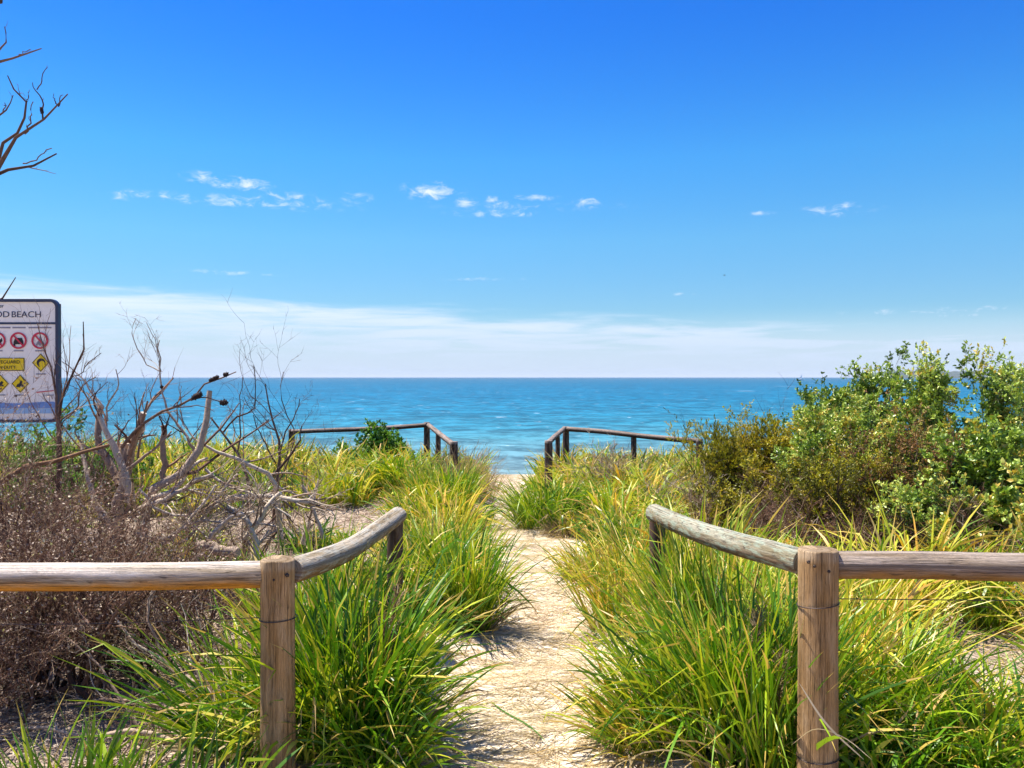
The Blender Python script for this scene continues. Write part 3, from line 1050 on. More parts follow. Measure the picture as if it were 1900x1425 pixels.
def poly_px(root, name, pts, mat, y=DS - 0.004, th=0.0025):
    P_ = [S(*p_) for p_ in pts]
    area = sum(P_[i_][0] * P_[(i_ + 1) % len(P_)][1] - P_[(i_ + 1) % len(P_)][0] * P_[i_][1] for i_ in range(len(P_)))
    if area < 0:
        P_ = P_[::-1]
    me = flat_poly(name, P_, y, th)
    if isinstance(root, tuple):
        r_, par = root
        o_ = add(name, shift(me, r_.location), par, mat)
        return o_
    return part(name, me, root, mat)


for k_, cx in enumerate((-4, 35, 75)):
    X, Z = S(cx, 632)
    rg_ = part('ban_ring', ring_mesh('ban_ring', circ(X, Z, 15.5 * U), circ(X, Z, 12.3 * U), DS - 0.0075, 0.003), sg, M['red'])
    poly_px((sg, rg_), 'ban_slash', [(cx - 11, 622), (cx - 9, 620), (cx + 11, 642), (cx + 9, 644)], M['red'], DS - 0.0072, 0.0022)
    if k_ == 1:      # car front
        poly_px((sg, rg_), 'car_symbol', [(cx - 9, 642), (cx - 9, 634), (cx - 6, 627), (cx + 6, 627), (cx + 9, 634), (cx + 9, 642), (cx + 6, 642), (cx + 6, 639), (cx - 6, 639), (cx - 6, 642)], M['black'])
    elif k_ == 2:    # camp fire
        poly_px((sg, rg_), 'fire_symbol', [(cx - 8, 642), (cx - 6, 636), (cx - 2, 630), (cx, 623), (cx + 3, 631), (cx + 7, 637), (cx + 8, 642), (cx + 3, 639), (cx, 642), (cx - 4, 639)], M['ink_grey'])
    else:
        poly_px((sg, rg_), 'animal_symbol', [(cx - 8, 641), (cx - 7, 632), (cx + 4, 631), (cx + 8, 627), (cx + 9, 633), (cx + 6, 636), (cx + 6, 641), (cx + 3, 641), (cx + 2, 636), (cx - 4, 636), (cx - 5, 641)], M['black'])
    poly_px(sg, 'small_print', [(cx - 9, 650), (cx + 9, 650), (cx + 9, 652), (cx - 9, 652)], M['ink_grey'])
yb = poly_px(sg, 'yellow_plate', [(-45, 664), (46, 664), (46, 688), (-45, 688)], M['yellow'])
X0, Z0 = S(-45, 688)
X1, Z1 = S(46, 664)
o_ = add('plate_border', shift(ring_mesh('plate_border', rrect(X0, X1, Z0, Z1, 3 * U), rrect(X0 + 1.2 * U, X1 - 1.2 * U, Z0 + 1.2 * U, Z1 - 1.2 * U, 2 * U), DS - 0.0065, 0.0024), sg.location), yb, M['black'])
text(sg, 'lettering', "LIFEGUARD", 38, 672, 6.5, M['black'], 'RIGHT', 1.0, DS - 0.0065)
text(sg, 'lettering', "ON DUTY", 30, 682, 6, M['black'], 'RIGHT', 1.0, DS - 0.0065)
for k_, (cx, cy) in enumerate(((76, 673), (1, 712), (38, 712))):
    yd = poly_px(sg, 'warning_diamond', [(cx - 16, cy), (cx, cy - 17), (cx + 16, cy), (cx, cy + 17)], M['yellow'])
    Xc, Zc = S(cx, cy)
    dia = lambda r_: [(Xc + r_ * U, Zc), (Xc, Zc + r_ * 1.06 * U), (Xc - r_ * U, Zc), (Xc, Zc - r_ * 1.06 * U)]
    add('diamond_border', shift(ring_mesh('diamond_border', dia(15.6), dia(14.4), DS - 0.0065, 0.0024), sg.location), yd, M['black'])
    if k_ == 0:      # curling wave
        pts = []
        for a_ in np.linspace(-30, 245, 16):
            pts.append((cx + 1 + 8 * math.cos(math.radians(a_)), cy - 8 * math.sin(math.radians(a_))))
        for a_ in np.linspace(245, -30, 16):
            rr = 8 - 4.2 * math.sin((a_ + 30) / 275 * math.pi) ** 0.7
            pts.append((cx + 2 + rr * math.cos(math.radians(a_)), cy + 0.6 - rr * math.sin(math.radians(a_))))
        poly_px((sg, yd), 'wave_symbol', pts, M['black'], DS - 0.0066)
    elif k_ == 1:
        poly_px((sg, yd), 'swimmer_symbol', [(cx - 8, cy + 5), (cx - 2, cy - 1), (cx + 3, cy - 5), (cx + 6, cy - 2), (cx + 3, cy + 1), (cx + 8, cy + 5)], M['black'], DS - 0.0066)
    else:
        poly_px((sg, yd), 'bather_symbol', [(cx - 8, cy + 6), (cx - 5, cy + 1), (cx - 1, cy - 1), (cx + 1, cy - 6), (cx + 4, cy - 5), (cx + 3, cy), (cx + 8, cy + 4), (cx + 5, cy + 7)], M['black'], DS - 0.0066)
    poly_px(sg, 'small_print', [(cx - 9, cy + 20), (cx + 9, cy + 20), (cx + 9, cy + 22), (cx - 9, cy + 22)], M['ink_grey'])
poly_px(sg, 'signature_line', [(68, 727), (100, 724), (100, 725.5), (68, 729)], M['red'])
text(sg, 'small_print', "Council", 100, 733, 4.5, M['ink_grey'], 'RIGHT')
bl = [(-112, 748)] + [(x_, 747 + 1.6 * math.sin(x_ * .05)) for x_ in range(-100, 104, 8)] + [(104, 748), (104, 757), (-112, 757)]
poly_px(sg, 'blue_band', bl, M['blue1'])
poly_px(sg, 'pale_blue_band', [(-112, 757.6), (104, 757.6), (104, 767), (-112, 769)], M['blue2'])


# ------------------------------------------------------------------ grass
def near_path_ok(x, y, m):
    return pathd(x, y) > m


def tussock(label, px, d, n, L, spread, lean, droop, wid, seed, mat='tussock', tone=(0, 1), dead=0, X=None, bias=(0, 0), name='tussock', group='strappy tussocks beside the path', seeds=0, power=1.0):
    rg = np.random.default_rng(seed)
    x = (px - 950) / FPX * d if X is None else X
    z = float(G(x, d))
    root = empty(name, (x, d, z), label, 'tussock', group)
    s = Soup()
    n = int(n * 1.3)
    P, W_, sd_ = blade_set(rg, n, L, spread, lean, droop * .95, wid * .95, 9, (x, d), bias=bias, kink=.22, azr=1.0)
    tn = tone[0] + (tone[1] - tone[0]) * rg.uniform(0, 1, n) ** power
    strips(s, P, W_, sd_, tn)
    part('leaf_blades', s.mesh('leaf_blades'), root, M[mat])
    if dead:
        s = Soup()
        P, W_, sd_ = blade_set(rg, dead, L * 0.62, spread * 1.15, lean * 2.2, droop * 1.6, wid * 0.8, 7, (x, d))
        strips(s, P, W_, sd_, rg.uniform(0, .8, dead))
        part('dead_skirt', s.mesh('dead_skirt'), root, M['straw'])
    for k in range(seeds):
        a_ = rg.uniform(0, 6.28)
        bx, by = x + spread * .5 * math.cos(a_), d + spread * .5 * math.sin(a_)
        h_ = L * rg.uniform(0.55, 0.8)
        s = Soup()
        C, R_ = grow(rg, np.array([[bx, by, float(G(bx, by))]]), np.array([[.1 * math.cos(a_), .1 * math.sin(a_), 1.0]]), np.array([h_]), np.array([.003]), 8, 0.03)
        tubes(s, C, R_, np.array([.3]), 4)
        top = C[:, 3:]
        sp, sr = spawn(rg, top, R_[:, 3:], 150, ang=(0.3, 1.1), lr=(0.10, 0.22), rr=1.2, t0=0.1, S=3, wig=.1)
        tubes(s, sp, np.maximum(sr, .0018), rg.uniform(.1, 1, len(sp)), 3)
        part('seed_head', s.mesh('seed_head'), root, M['dune_seed'])
    return root


T = tussock
T('big green tussock in the left foreground between the brown post and the path', 645, 3.85, 700, .88, .26, .42, .8, .012, 101, tone=(0, .78), dead=160, seeds=2, power=1.3)
T('green tussock just left of the left foreground post, fanning out to the left', 450, 3.8, 240, .74, .15, .5, .7, .011, 102, tone=(0, .7), dead=80, bias=(-.35, 0))
T('tussock rising behind the left foreground post under the curved rail', 590, 4.5, 420, .90, .25, .32, .6, .011, 103, tone=(0, .7), dead=60)
T('rounded tussock in the bottom centre-left spilling onto the path', 695, 3.6, 420, .54, .17, .62, 1.1, .011, 104, tone=(.05, .75), dead=140)
T('upright tussock left of the path with dark bare base and dead blades at its foot', 868, 5.7, 460, .78, .15, .36, .7, .010, 105, tone=(.1, .8), dead=140)
T('left-hand tussock halfway along the path, just behind the one with a bare base', 815, 6.9, 520, .78, .28, .36, .7, .010, 106, tone=(.2, .9), dead=60)
T('tall tussock at the left edge of the path nearest the sandy crest', 825, 10.6, 520, .82, .34, .36, .6, .012, 107, tone=(.15, .8), dead=40)
T('round tussock on the right of the path bend with a brown dead skirt', 1012, 9.9, 560, .80, .33, .5, 1.0, .011, 108, tone=(0, .75), dead=0)
T('tangle of brown dead blades hanging off the round tussock at the path bend', 1050, 9.4, 60, .45, .16, .5, .9, .010, 109, mat='dune_seed', tone=(.1, 1), dead=420, name='dead_tussock')
T('low yellow-green tussock at the right edge of the path below the bend', 1100, 7.2, 380, .44, .22, .6, 1.0, .010, 110, mat='yellow_grass', dead=60)
T('large green tussock between the path and the right foreground post', 1325, 3.8, 700, .86, .28, .45, .8, .011, 111, tone=(0, .85), dead=120, seeds=2)
T('yellowing tussock at the right edge of the path in the foreground', 1205, 3.95, 420, .50, .20, .62, 1.0, .010, 112, mat='yellow_grass', dead=160)
T('dark green tussock against the left side of the right foreground post', 1425, 3.45, 480, .88, .18, .34, .6, .011, 113, tone=(0, .7), dead=120, seeds=2)
T('green tussock just right of the right foreground post', 1635, 3.75, 460, .80, .20, .5, .8, .010, 114, tone=(0, .7), dead=90)
T('spreading tussock at the lower right frame edge, blades arching left', 1830, 3.45, 460, .62, .20, .7, 1.1, .011, 115, tone=(0, .65), dead=60)
T('bright blades of a cropped tussock along the bottom left edge', 330, 2.95, 150, .50, .20, .42, .5, .012, 116, tone=(.1, .7), dead=20)
T('small tussock in the bottom left corner, only its blade tips in view', 110, 3.0, 200, .52, .24, .45, .5, .012, 117, tone=(.1, .7), dead=20)
T('tall tussock standing under the green lichen rail', 1330, 4.6, 520, .95, .28, .32, .6, .010, 118, tone=(.15, .9), dead=60)
T('golden tussock at the foot of the far end post of the right foreground rail', 1175, 5.6, 420, .78, .28, .38, .7, .010, 119, mat='yellow_grass', dead=60)

# the sward: tussocks grown into one another, beyond counting
rg = np.random.default_rng(77)


def dens(x, y):
    """how thickly tussocks grow here (0..1) and how tall"""
    px = 950 + x / y * FPX
    if pathd(x, y) < 0.17:
        return 0, 0
    if x < 0:
        if y < 3.2 and px > 350:
            return 0, 0
        if y < 6.2:
            if px < 540:
                return (0.0, 0)
            if px < 745 and y > 4.5:
                return (0.8, .42)
            return 0.9, .78
        if y < 8.6:
            return (0.9, .72) if px > 765 else (0.07, .40)
        if y < 11.3:
            return (0.9, .72) if px > 765 else (0.05, .35)
        if y < 17.6:
            return 0.85, (.62 if px > 500 else .7)
        return 0, 0
    if y < 3.3:
        return (0.5, .5) if px > 1250 and abs(px - 1519) > 90 else (0, 0)
    if y < 7.5:
        if math.hypot((x - 2.75) / .5, (y - 4.9) / .75) < 1:
            return 0.08, .4
        if px > 1300 and y > 6.2:
            return .35, .5
        return 0.95, (.78 if px > 1180 else .62)
    if y < 11:
        return (0.85, .62) if px < 1250 else ((0.42, .5) if y < 7.9 else (.08, .4))
    if y < 17.4:
        return (0.85, .60) if px < 1330 else (0.3, .5)
    return 0, 0


soups = {'tussock': Soup(), 'yellow_grass': Soup()}
straw = Soup()
cnt = 0
for layer, step_, hf, nf, sp in ((0, .46, 1.14, 2.9, .16), (1, .36, .42, .8, .16)):
    for y0 in np.arange(2.7, 17.4, step_):
        for x0_ in np.arange(-11.5, 11.5, step_):
            x = x0_ + rg.uniform(-.5, .5) * step_
            y = y0 + rg.uniform(-.5, .5) * step_
            if abs(x) > 0.72 * y + 1.5:
                continue
            dn, hh = dens(x, y)
            if rg.uniform() > dn * (0.86 if layer == 0 else .7):
                continue
            px = 950 + x / y * FPX
            if abs(px - 515) < 60 and y < 3.7:
                continue
            if abs(px - 1519) < 75 and y < 3.5:
                continue
            pd = float(pathd(x, y))
            if layer == 0 and 0 < pd < (.42 if y < 5.6 else .26):
                continue
            if layer == 1 and pd < .26 and y < 5.6:
                continue
            far = min(1, max(0, (y - 4) / 10))
            n = int((84 - 46 * far) * nf)
            hh = hh * hf * rg.uniform(.55, 1.22)
            if y > 12:
                hh *= 1.06
            if 0 < pd < .5:
                hh *= .74 if y < 6.5 else .8
            if pd < .3:
                hh *= .6
            P, W_, sd_ = blade_set(rg, n, hh, sp + .06 * far, rg.uniform(.25, .6), rg.uniform(.7, 1.7), .0130 + .010 * far, 7, (x, y), kink=.3, azr=1.1)
            yel = rg.uniform() < (0.45 if x > 0 and y > 4.6 else 0.30 if y > 5 else 0.12)
            tn = np.clip(rg.normal(rg.uniform(.05, .78), .20, n), 0, 1)
            mk = rg.uniform(size=n) < .12
            tn[mk] = rg.uniform(.80, 1, mk.sum())  # scattered pale blades, sun highlights painted as their own tone
            strips(soups['yellow_grass' if yel else 'tussock'], P, W_, sd_, tn)
            if rg.uniform() < .35:
                m_ = 24
                P, W_, sd_ = blade_set(rg, m_, hh * .6, .18, .9, 1.2, .010 + .004 * far, 5, (x, y), kink=.4)
                strips(straw, P, W_, sd_, rg.uniform(0, 1, m_))
            cnt += 1
print("sward tussocks", cnt)
tag(add('grass', soups['tussock'].mesh('grass'), None, M['tussock']), 'dense green strappy grass growing together on both sides of the sand path', 'grass', kind='stuff')
tag(add('yellow_grass', soups['yellow_grass'].mesh('yellow_grass'), None, M['yellow_grass']), 'yellowing grass mixed through the green sward on both sides of the path', 'grass', kind='stuff')
tag(add('dry_grass', straw.mesh('dry_grass'), None, M['straw']), 'dry straw-coloured blades around the feet of the tussocks', 'dry grass', kind='stuff')

# feathery dune grass with brown seed heads by the left end post of the far fence
s = Soup()
for (px, d, n, L) in ((868, 11.9, 260, .78), (852, 12.4, 200, .80), (888, 12.4, 160, .52), (900, 13.5, 90, .40)):
    x = (px - 950) / FPX * d
    P, W_, sd_ = blade_set(rg, n, L, .22, .35, .7, .008, 6, (x, d))
    strips(s, P, W_, sd_, rg.uniform(0, 1, n))
    P2, R2 = spawn(rg, P[:, 3:], W_[:, 3:] * .5, 3, ang=(.2, .6), lr=(.2, .5), S=3, rmin=.002)
    tubes(s, P2, R2, rg.uniform(0, 1, len(P2)), 3)
tag(add('dune_grass', s.mesh('dune_grass', (-.7, 12.6, float(G(-.7, 12.6)))), None, M['dune_seed']), 'brown feathery dune grass beside the last post of the far left fence', 'grass').location = (-.7, 12.6, float(G(-.7, 12.6)))

# litter: straw on the path and sticks under the dead bushes
s = Soup()
n = 13000
y = 2.6 + 14 * rg.uniform(0, 1, n) ** 1.6
x = pathx(y) + rg.normal(0, 1, n) * (np.interp(y, PY, PW) * .75 + .06)
ph = rg.normal(0, .45, n) + math.pi * (rg.uniform(size=n) < .5)
ln = rg.uniform(.04, .26, n)
S_ = 5
tt = np.linspace(-.5, .5, S_)
P = np.zeros((n, S_, 3))
cv_ = rg.normal(0, .8, n)
P[:, :, 0] = x[:, None] + ln[:, None] * tt * np.cos(ph)[:, None] - np.sin(ph)[:, None] * cv_[:, None] * (tt ** 2) * ln[:, None]
P[:, :, 1] = y[:, None] + ln[:, None] * tt * np.sin(ph)[:, None] + np.cos(ph)[:, None] * cv_[:, None] * (tt ** 2) * ln[:, None]
P[:, :, 2] = G(P[:, :, 0], P[:, :, 1]) + .009 + rg.uniform(0, .006, n)[:, None]
side = np.broadcast_to(np.stack([-np.sin(ph), np.cos(ph), np.zeros(n)], -1)[:, None], P.shape)
strips(s, P, np.full((n, S_), 1.0) * (rg.uniform(.0008, .0022, n) * (1 + y * .05))[:, None], side, rg.uniform(0.1, 1, n))
tag(add('straw_litter', s.mesh('straw_litter'), None, M['straw']), 'fallen straw and grass blades strewn across the sand path', 'litter', kind='stuff')

# a few long fallen blades that can be picked out
for k, (pts, w_, lb, tn, mt) in enumerate((
        ([at(907, 1284, 4.47), at(950, 1315, 4.25), at(1013, 1362, 3.92)], .012, 'long dark green blade lying across the path in the foreground', .15, 'tussock'),
        ([at(1485, 1270, 2.9), at(1535, 1345, 2.86), at(1605, 1412, 2.82)], .007, 'bleached straw blade leaning across the right foreground post', .95, 'straw'),
        ([at(1470, 1385, 2.93), at(1515, 1355, 2.9), at(1570, 1372, 2.86), at(1620, 1412, 2.8)], .004, 'thin arching straw blade low in front of the right foreground post', .9, 'straw'))):
    s = Soup()
    C = catmull(pts, 14)
    if k == 0:
        C[:, 2] = G(C[:, 0], C[:, 1]) + .015
    tg = norm(np.gradient(C, axis=0))
    sdv = norm(np.cross(tg, np.array([0, 0, 1.0]) if k == 0 else np.array([0, 1.0, 0.2])))
    prof = np.sqrt(np.maximum(0.02, 1 - np.linspace(-1, 1, 14) ** 2)) * w_ / 2
    strips(s, C[None], prof[None], sdv[None], np.array([tn]))
    o = tag(add('fallen_grass', s.mesh('fallen_grass', C[0]), None, M[mt]), lb, 'grass blade')
    o.location = tuple(C[0])

s = Soup()
n = 26000
x = np.concatenate([rg.uniform(-4.2, -1.0, n // 2), rg.uniform(-4.6, -1.2, n // 4), rg.uniform(1.2, 7.5, n // 4)])
y = np.concatenate([rg.uniform(2.9, 8.5, n // 2), rg.uniform(8, 11.5, n // 4), rg.uniform(4.2, 11, n // 4)])
ph = rg.uniform(0, 6.28, n)
ln = rg.uniform(.03, .28, n) * rg.uniform(.3, 1, n)
P = np.zeros((n, 4, 3))
tt = np.linspace(-.5, .5, 4)
P[:, :, 0] = x[:, None] + ln[:, None] * tt * np.cos(ph)[:, None] + rg.normal(0, .05, (n, 4)) * ln[:, None]
P[:, :, 1] = y[:, None] + ln[:, None] * tt * np.sin(ph)[:, None] + rg.normal(0, .05, (n, 4)) * ln[:, None]
P[:, :, 2] = G(P[:, :, 0], P[:, :, 1]) + .012 + rg.uniform(0, .03, n)[:, None] + tt * rg.normal(0, .25, n)[:, None] * ln[:, None]
tubes(s, P, np.full((n, 4), 1.0) * rg.uniform(.0015, .004, n)[:, None], rg.uniform(0, 1, n) ** .7, 3)
tag(add('stick_litter', s.mesh('stick_litter'), None, M['bark_grey']), 'bleached sticks and bark scattered on the ground under the dead bushes', 'litter', kind='stuff')


# ------------------------------------------------------------------ dead wood on the left
def hand(pts, d, r0, r1, S_=9, jit=.0, rgl=rg):
    """one hand-placed limb: photo points at distance d (number or start,end), radii in photo pixels"""
    d0, d1 = d if isinstance(d, tuple) else (d, d)
    k = len(pts)
    pp = [at(p_[0], p_[1], d0 + (d1 - d0) * i_ / (k - 1) + rgl.normal(0, jit)) for i_, p_ in enumerate(pts)]
    C = catmull(pp, S_)
    C[1:-1] += rgl.normal(0, .006, (S_ - 2, 3))
    R_ = np.linspace(r0, r1, S_) * ((d0 + d1) / 2) / FPX
    return C, R_


def dead_thing(name, label, limbs, seed, limb_mat='bark_grey', twig_mat='twig_red', tw=(5, 4, 3), lr=(.3, .6), cat='dead shrub', tone=(.2, .9), extra=None, cones=(), group=None, up=.04, wig=.16, twr=.5, thin=.0011, ang=(.35, .9)):
    rgl = np.random.default_rng(seed)
    L_ = [hand(*l, rgl=rgl) for l in limbs]
    P = np.stack([l[0] for l in L_])
    R_ = np.stack([l[1] for l in L_])
    base = P.reshape(-1, 3)[P.reshape(-1, 3)[:, 2].argmin()]
    root = empty(name, (base[0], base[1], float(G(base[0], base[1]))), label, cat, group)
    s = Soup()
    rr = R_ * (1 + rgl.normal(0, .05, R_.shape))
    tubes(s, P, rr, rgl.uniform(tone[0], tone[1], len(P)), 9)
    # close the sawn ends
    cap = P[:, -1:] + norm(P[:, -1:] - P[:, -2:-1]) * .002
    tubes(s, np.concatenate([P[:, -1:], cap], 1), np.stack([rr[:, -1], rr[:, -1] * .05], 1), np.full(len(P), min(1, tone[1] + .1)), 9)
    part('limbs', s.mesh('limbs', smooth=True), root, M[limb_mat])
    if tw and tw[0]:
        s = Soup()
        A_, B_ = P, R_
        for lv, m_ in enumerate(tw):
            A_, B_ = spawn(rgl, A_, B_, m_, ang=ang, lr=lr, rr=twr, t0=.15, S=7 if lv == 0 else 5, wig=wig, up=up, rmin=thin)
            tubes(s, A_, B_, rgl.uniform(0, 1, len(A_)), 4 if lv == 0 else 3)
        part('twigs', s.mesh('twigs'), root, M[twig_mat])
    for (cx, cy, cd, rl_, rw, an) in cones:
        add_cone(root, at(cx, cy, cd), .85 * rl_ * cd / FPX, .75 * rw * cd / FPX, an, rgl)
    return root


def add_cone(root, c, hl, hw, an, rgl):
    """woody seed cone: spindle with raised open follicles"""
    n_, k_ = 14, 12
    t_ = np.linspace(-1, 1, n_)
    ax = np.array([math.cos(an), 0.15, math.sin(an)])
    C = c + ax * t_[:, None] * hl
    rad = hw * np.sqrt(np.maximum(.03, 1 - t_ ** 2 * .96))
    s = Soup()
    tubes(s, C[None], rad[None], np.array([.3]), k_)
    V = s.V[0].reshape(n_, k_, 3)
    cc = C[:, None]
    V = cc + (V - cc) * (1 + .28 * rgl.uniform(-.6, 1, (n_, k_, 1)))
    s.V[0] = V.reshape(-1, 3)
    m_ = 26
    ii = rgl.integers(1, n_ - 1, m_)
    th = rgl.uniform(0, 6.28, m_)
    A = norm(np.cross(ax, np.array([0, 1.0, 0])))
    B = np.cross(ax, A)
    d_ = A * np.cos(th)[:, None] + B * np.sin(th)[:, None]
    st = C[ii] + d_ * (rad[ii] * .8)[:, None]
    P, R_ = grow(rgl, st, d_ + ax * .4, np.full(m_, hw * .75), np.full(m_, hw * .28), 3, .1, 0, .3)
    tubes(s, P, R_, rgl.uniform(.2, 1, m_), 5)
    part('seed_cone', s.mesh('seed_cone'), root, M['cone'])


dead_thing('dead_shrub', 'pruned dead shrub with a thick grey forked trunk behind the left rail', [
    ([(214, 1120), (214, 1060), (216, 998), (220, 930), (232, 897), (232, 823)], 6.3, 14, 9),
    ([(240, 930), (236, 897), (229, 870), (202, 809), (182, 769)], (6.3, 6.2), 10, 3.5),
    ([(222, 900), (205, 870), (180, 809), (188, 752)], (6.35, 6.5), 8, 5),
    ([(236, 880), (242, 846), (254, 806), (266, 766)], (6.3, 6.2), 8, 5.5),
    ([(199, 782), (199, 752), (219, 722), (215, 685)], 6.4, 2.0, .8),
    ([(192, 756), (168, 722), (148, 695), (115, 671)], 6.4, 2.0, .8),
    ([(236, 870), (262, 850), (290, 830), (318, 800)], 6.1, 3.5, 1.5),
    ([(216, 990), (180, 940), (160, 880), (150, 820)], (6.3, 6.6), 7, 3),
    ([(255, 850), (262, 800), (258, 768), (268, 728)], 6.6, 2.2, 1.0),
], 201, tw=(3, 3, 3), cat='dead shrub')
dead_thing('dead_shrub', 'dead shrub with one tall dark pruned stub standing against the sea', [
    ([(250, 1130), (262, 1000), (280, 914), (317, 897), (362, 846), (382, 779), (389, 725)], (6.0, 6.2), 13, 4.5),
    ([(303, 905), (303, 863), (303, 789)], 6.3, 6, 5),
    ([(362, 846), (350, 815), (337, 796), (310, 762)], 6.3, 3, 2),
    ([(310, 762), (300, 728), (298, 688), (296, 631)], 6.3, 2, .8),
    ([(298, 690), (270, 672), (250, 640), (246, 615), (253, 590)], 6.3, 1.2, .6),
    ([(299, 690), (292, 650), (280, 620), (272, 598)], 6.3, 1.0, .5),
    ([(367, 819), (350, 800), (338, 780), (336, 752)], 6.2, 1.8, .9),
    ([(280, 925), (330, 905), (352, 870), (384, 850)], (6.0, 6.4), 6, 2.5),
], 202, tw=(3, 3, 2), cones=((300, 718, 6.3, 3.5, 3.2, 1.2),))
dead_thing('dead_branch', 'slender dead branch carrying three dark seed cones out over the sea', [
    ([(225, 830), (273, 779), (310, 762), (354, 743), (387, 708), (421, 695), (438, 690)], (6.2, 5.9), 3.6, .9),
    ([(354, 743), (385, 738), (405, 745), (424, 748)], 5.95, 1.3, .8),
], 203, limb_mat='bark_dark', tw=(5, 3), lr=(.10, .3), cones=((365, 735, 5.95, 13, 6.5, .5), (397, 703, 5.9, 12, 5.0, .45), (419, 695, 5.9, 6, 5.0, .1), (415, 747, 5.92, 9, 6, .05)), cat='dead branch')
dead_thing('dead_branch', 'orange-brown dead branch slanting in from the left frame edge', [
    ([(-220, 960), (-90, 920), (0, 893), (44, 870), (118, 850), (202, 826)], (4.9, 5.3), 7.5, 3.0),
], 204, limb_mat='bark_orange', tw=(4, 3), lr=(.1, .3), cat='dead branch')
dead_thing('dead_shrub', 'wiry dead shrub with twigs crossing the sea right of the pruned stub', [
    ([(440, 1090), (455, 990), (462, 900), (440, 840), (414, 802), (391, 775)], 6.7, 5, 1.6),
    ([(414, 802), (434, 779), (468, 762), (475, 728), (471, 678)], 6.7, 1.8, .7),
    ([(505, 1000), (512, 907), (518, 819), (502, 762), (492, 712)], 6.9, 4.5, .9),
    ([(518, 840), (530, 800), (548, 770), (556, 740)], 6.9, 1.6, .7),
    ([(505, 883), (522, 863), (552, 823), (560, 790)], 6.7, 3.0, 1.0),
    ([(440, 840), (446, 800), (445, 750), (450, 700)], 6.9, 1.6, .6),
    ([(512, 860), (480, 800), (470, 770)], 6.9, 1.6, .8),
    ([(512, 900), (536, 850), (545, 800), (520, 740), (526, 690)], 7.1, 1.6, .6),
], 205, tw=(4, 4, 2), lr=(.25, .6), limb_mat='bark_dark', twig_mat='bark_dark', thin=.0012)
dead_thing('dead_shrub', 'heap of pale bleached branches lying tangled in front of the litter clearing', [
    ([(374, 823), (404, 840), (448, 853), (471, 873), (505, 883), (512, 907), (520, 1000)], (6.4, 6.6), 2.5, 6),
    ([(256, 907), (290, 940), (323, 957), (364, 954), (404, 937)], (5.8, 6.0), 2.6, 3.2),
    ([(420, 930), (438, 927), (488, 920), (539, 927), (585, 934)], 6.4, 6.5, 4.0),
    ([(330, 1010), (354, 991), (394, 937), (418, 903), (440, 880)], 6.2, 3, 2.2),
    ([(600, 1000), (586, 960), (579, 930), (560, 900)], 6.9, 4, 2),
    ([(480, 1060), (470, 1000), (455, 960), (420, 940)], 6.1, 7, 4),
    ([(455, 1000), (480, 965), (500, 935), (520, 915)], 6.2, 6, 4),
    ([(560, 1010), (575, 960), (585, 915), (590, 890)], 7.0, 4.5, 1.2),
    ([(300, 1010), (340, 980), (380, 965), (440, 975)], 6.0, 3, 2),
    ([(380, 870), (420, 900), (460, 915), (540, 960)], 6.3, 3, 2),
    ([(250, 990), (310, 1000), (370, 940), (400, 900)], 5.9, 4, 2),
    ([(360, 1040), (400, 985), (430, 960), (470, 950)], 5.9, 5, 3),
    ([(250, 950), (300, 930), (350, 900), (395, 880)], 6.0, 6, 3),
], 206, tw=(8, 5, 3), lr=(.25, .6), tone=(.75, 1), twig_mat='bark_grey', up=.0, thin=.0014)
dead_thing('fallen_log', 'short grey log lying in the dead bushes just above the left rail', [
    ([(362, 1014), (385, 1016), (410, 1022), (440, 1026)], 5.6, 11, 10),
], 207, tw=(0,), tone=(.35, .6), cat='log')
dead_thing('dead_shrub', 'thin brushy dead twig standing beside the right edge of the sign', [
    ([(100, 1000), (106, 860), (112, 750), (125, 708), (152, 671), (162, 627), (155, 597)], 6.0, 5, .8),
    ([(130, 705), (150, 690), (170, 668), (188, 655)], 6.0, 1, .6),
    ([(108, 820), (104, 760), (98, 700), (80, 640), (70, 600)], 5.9, 3, .7),
    ([(112, 780), (140, 760), (150, 720), (178, 700)], 6.1, 1.6, .7),
], 208, tw=(8, 5), lr=(.18, .4), limb_mat='bark_dark', twig_mat='twig_red', up=.10, ang=(.3, .6))
dead_thing('dead_shrub', 'low dark-trunked dead shrub sprawling on the litter in the lower left corner', [
    ([(215, 1345), (185, 1335), (165, 1300), (135, 1270), (120, 1220), (140, 1150)], (4.15, 4.2), 9, 3),
    ([(135, 1275), (90, 1285), (55, 1260), (60, 1180)], (4.2, 4.3), 6, 2.4),
    ([(150, 1275), (170, 1230), (200, 1160), (250, 1100)], (4.2, 4.0), 5, 2),
    ([(165, 1240), (230, 1300), (280, 1330), (320, 1370)], (4.2, 3.9), 4, 2),
    ([(55, 1262), (20, 1220), (-40, 1160), (-60, 1060)], 4.3, 5, 2),
    ([(125, 1230), (90, 1180), (60, 1100), (50, 1000)], 4.3, 4.5, 1.6),
    ([(35, 1420), (40, 1350), (60, 1270), (50, 1180)], 3.9, 3, 1.6),
], 209, limb_mat='bark_dark', twig_mat='twig_red', tw=(9, 6, 4), lr=(.3, .6), thin=.0011, up=.05)


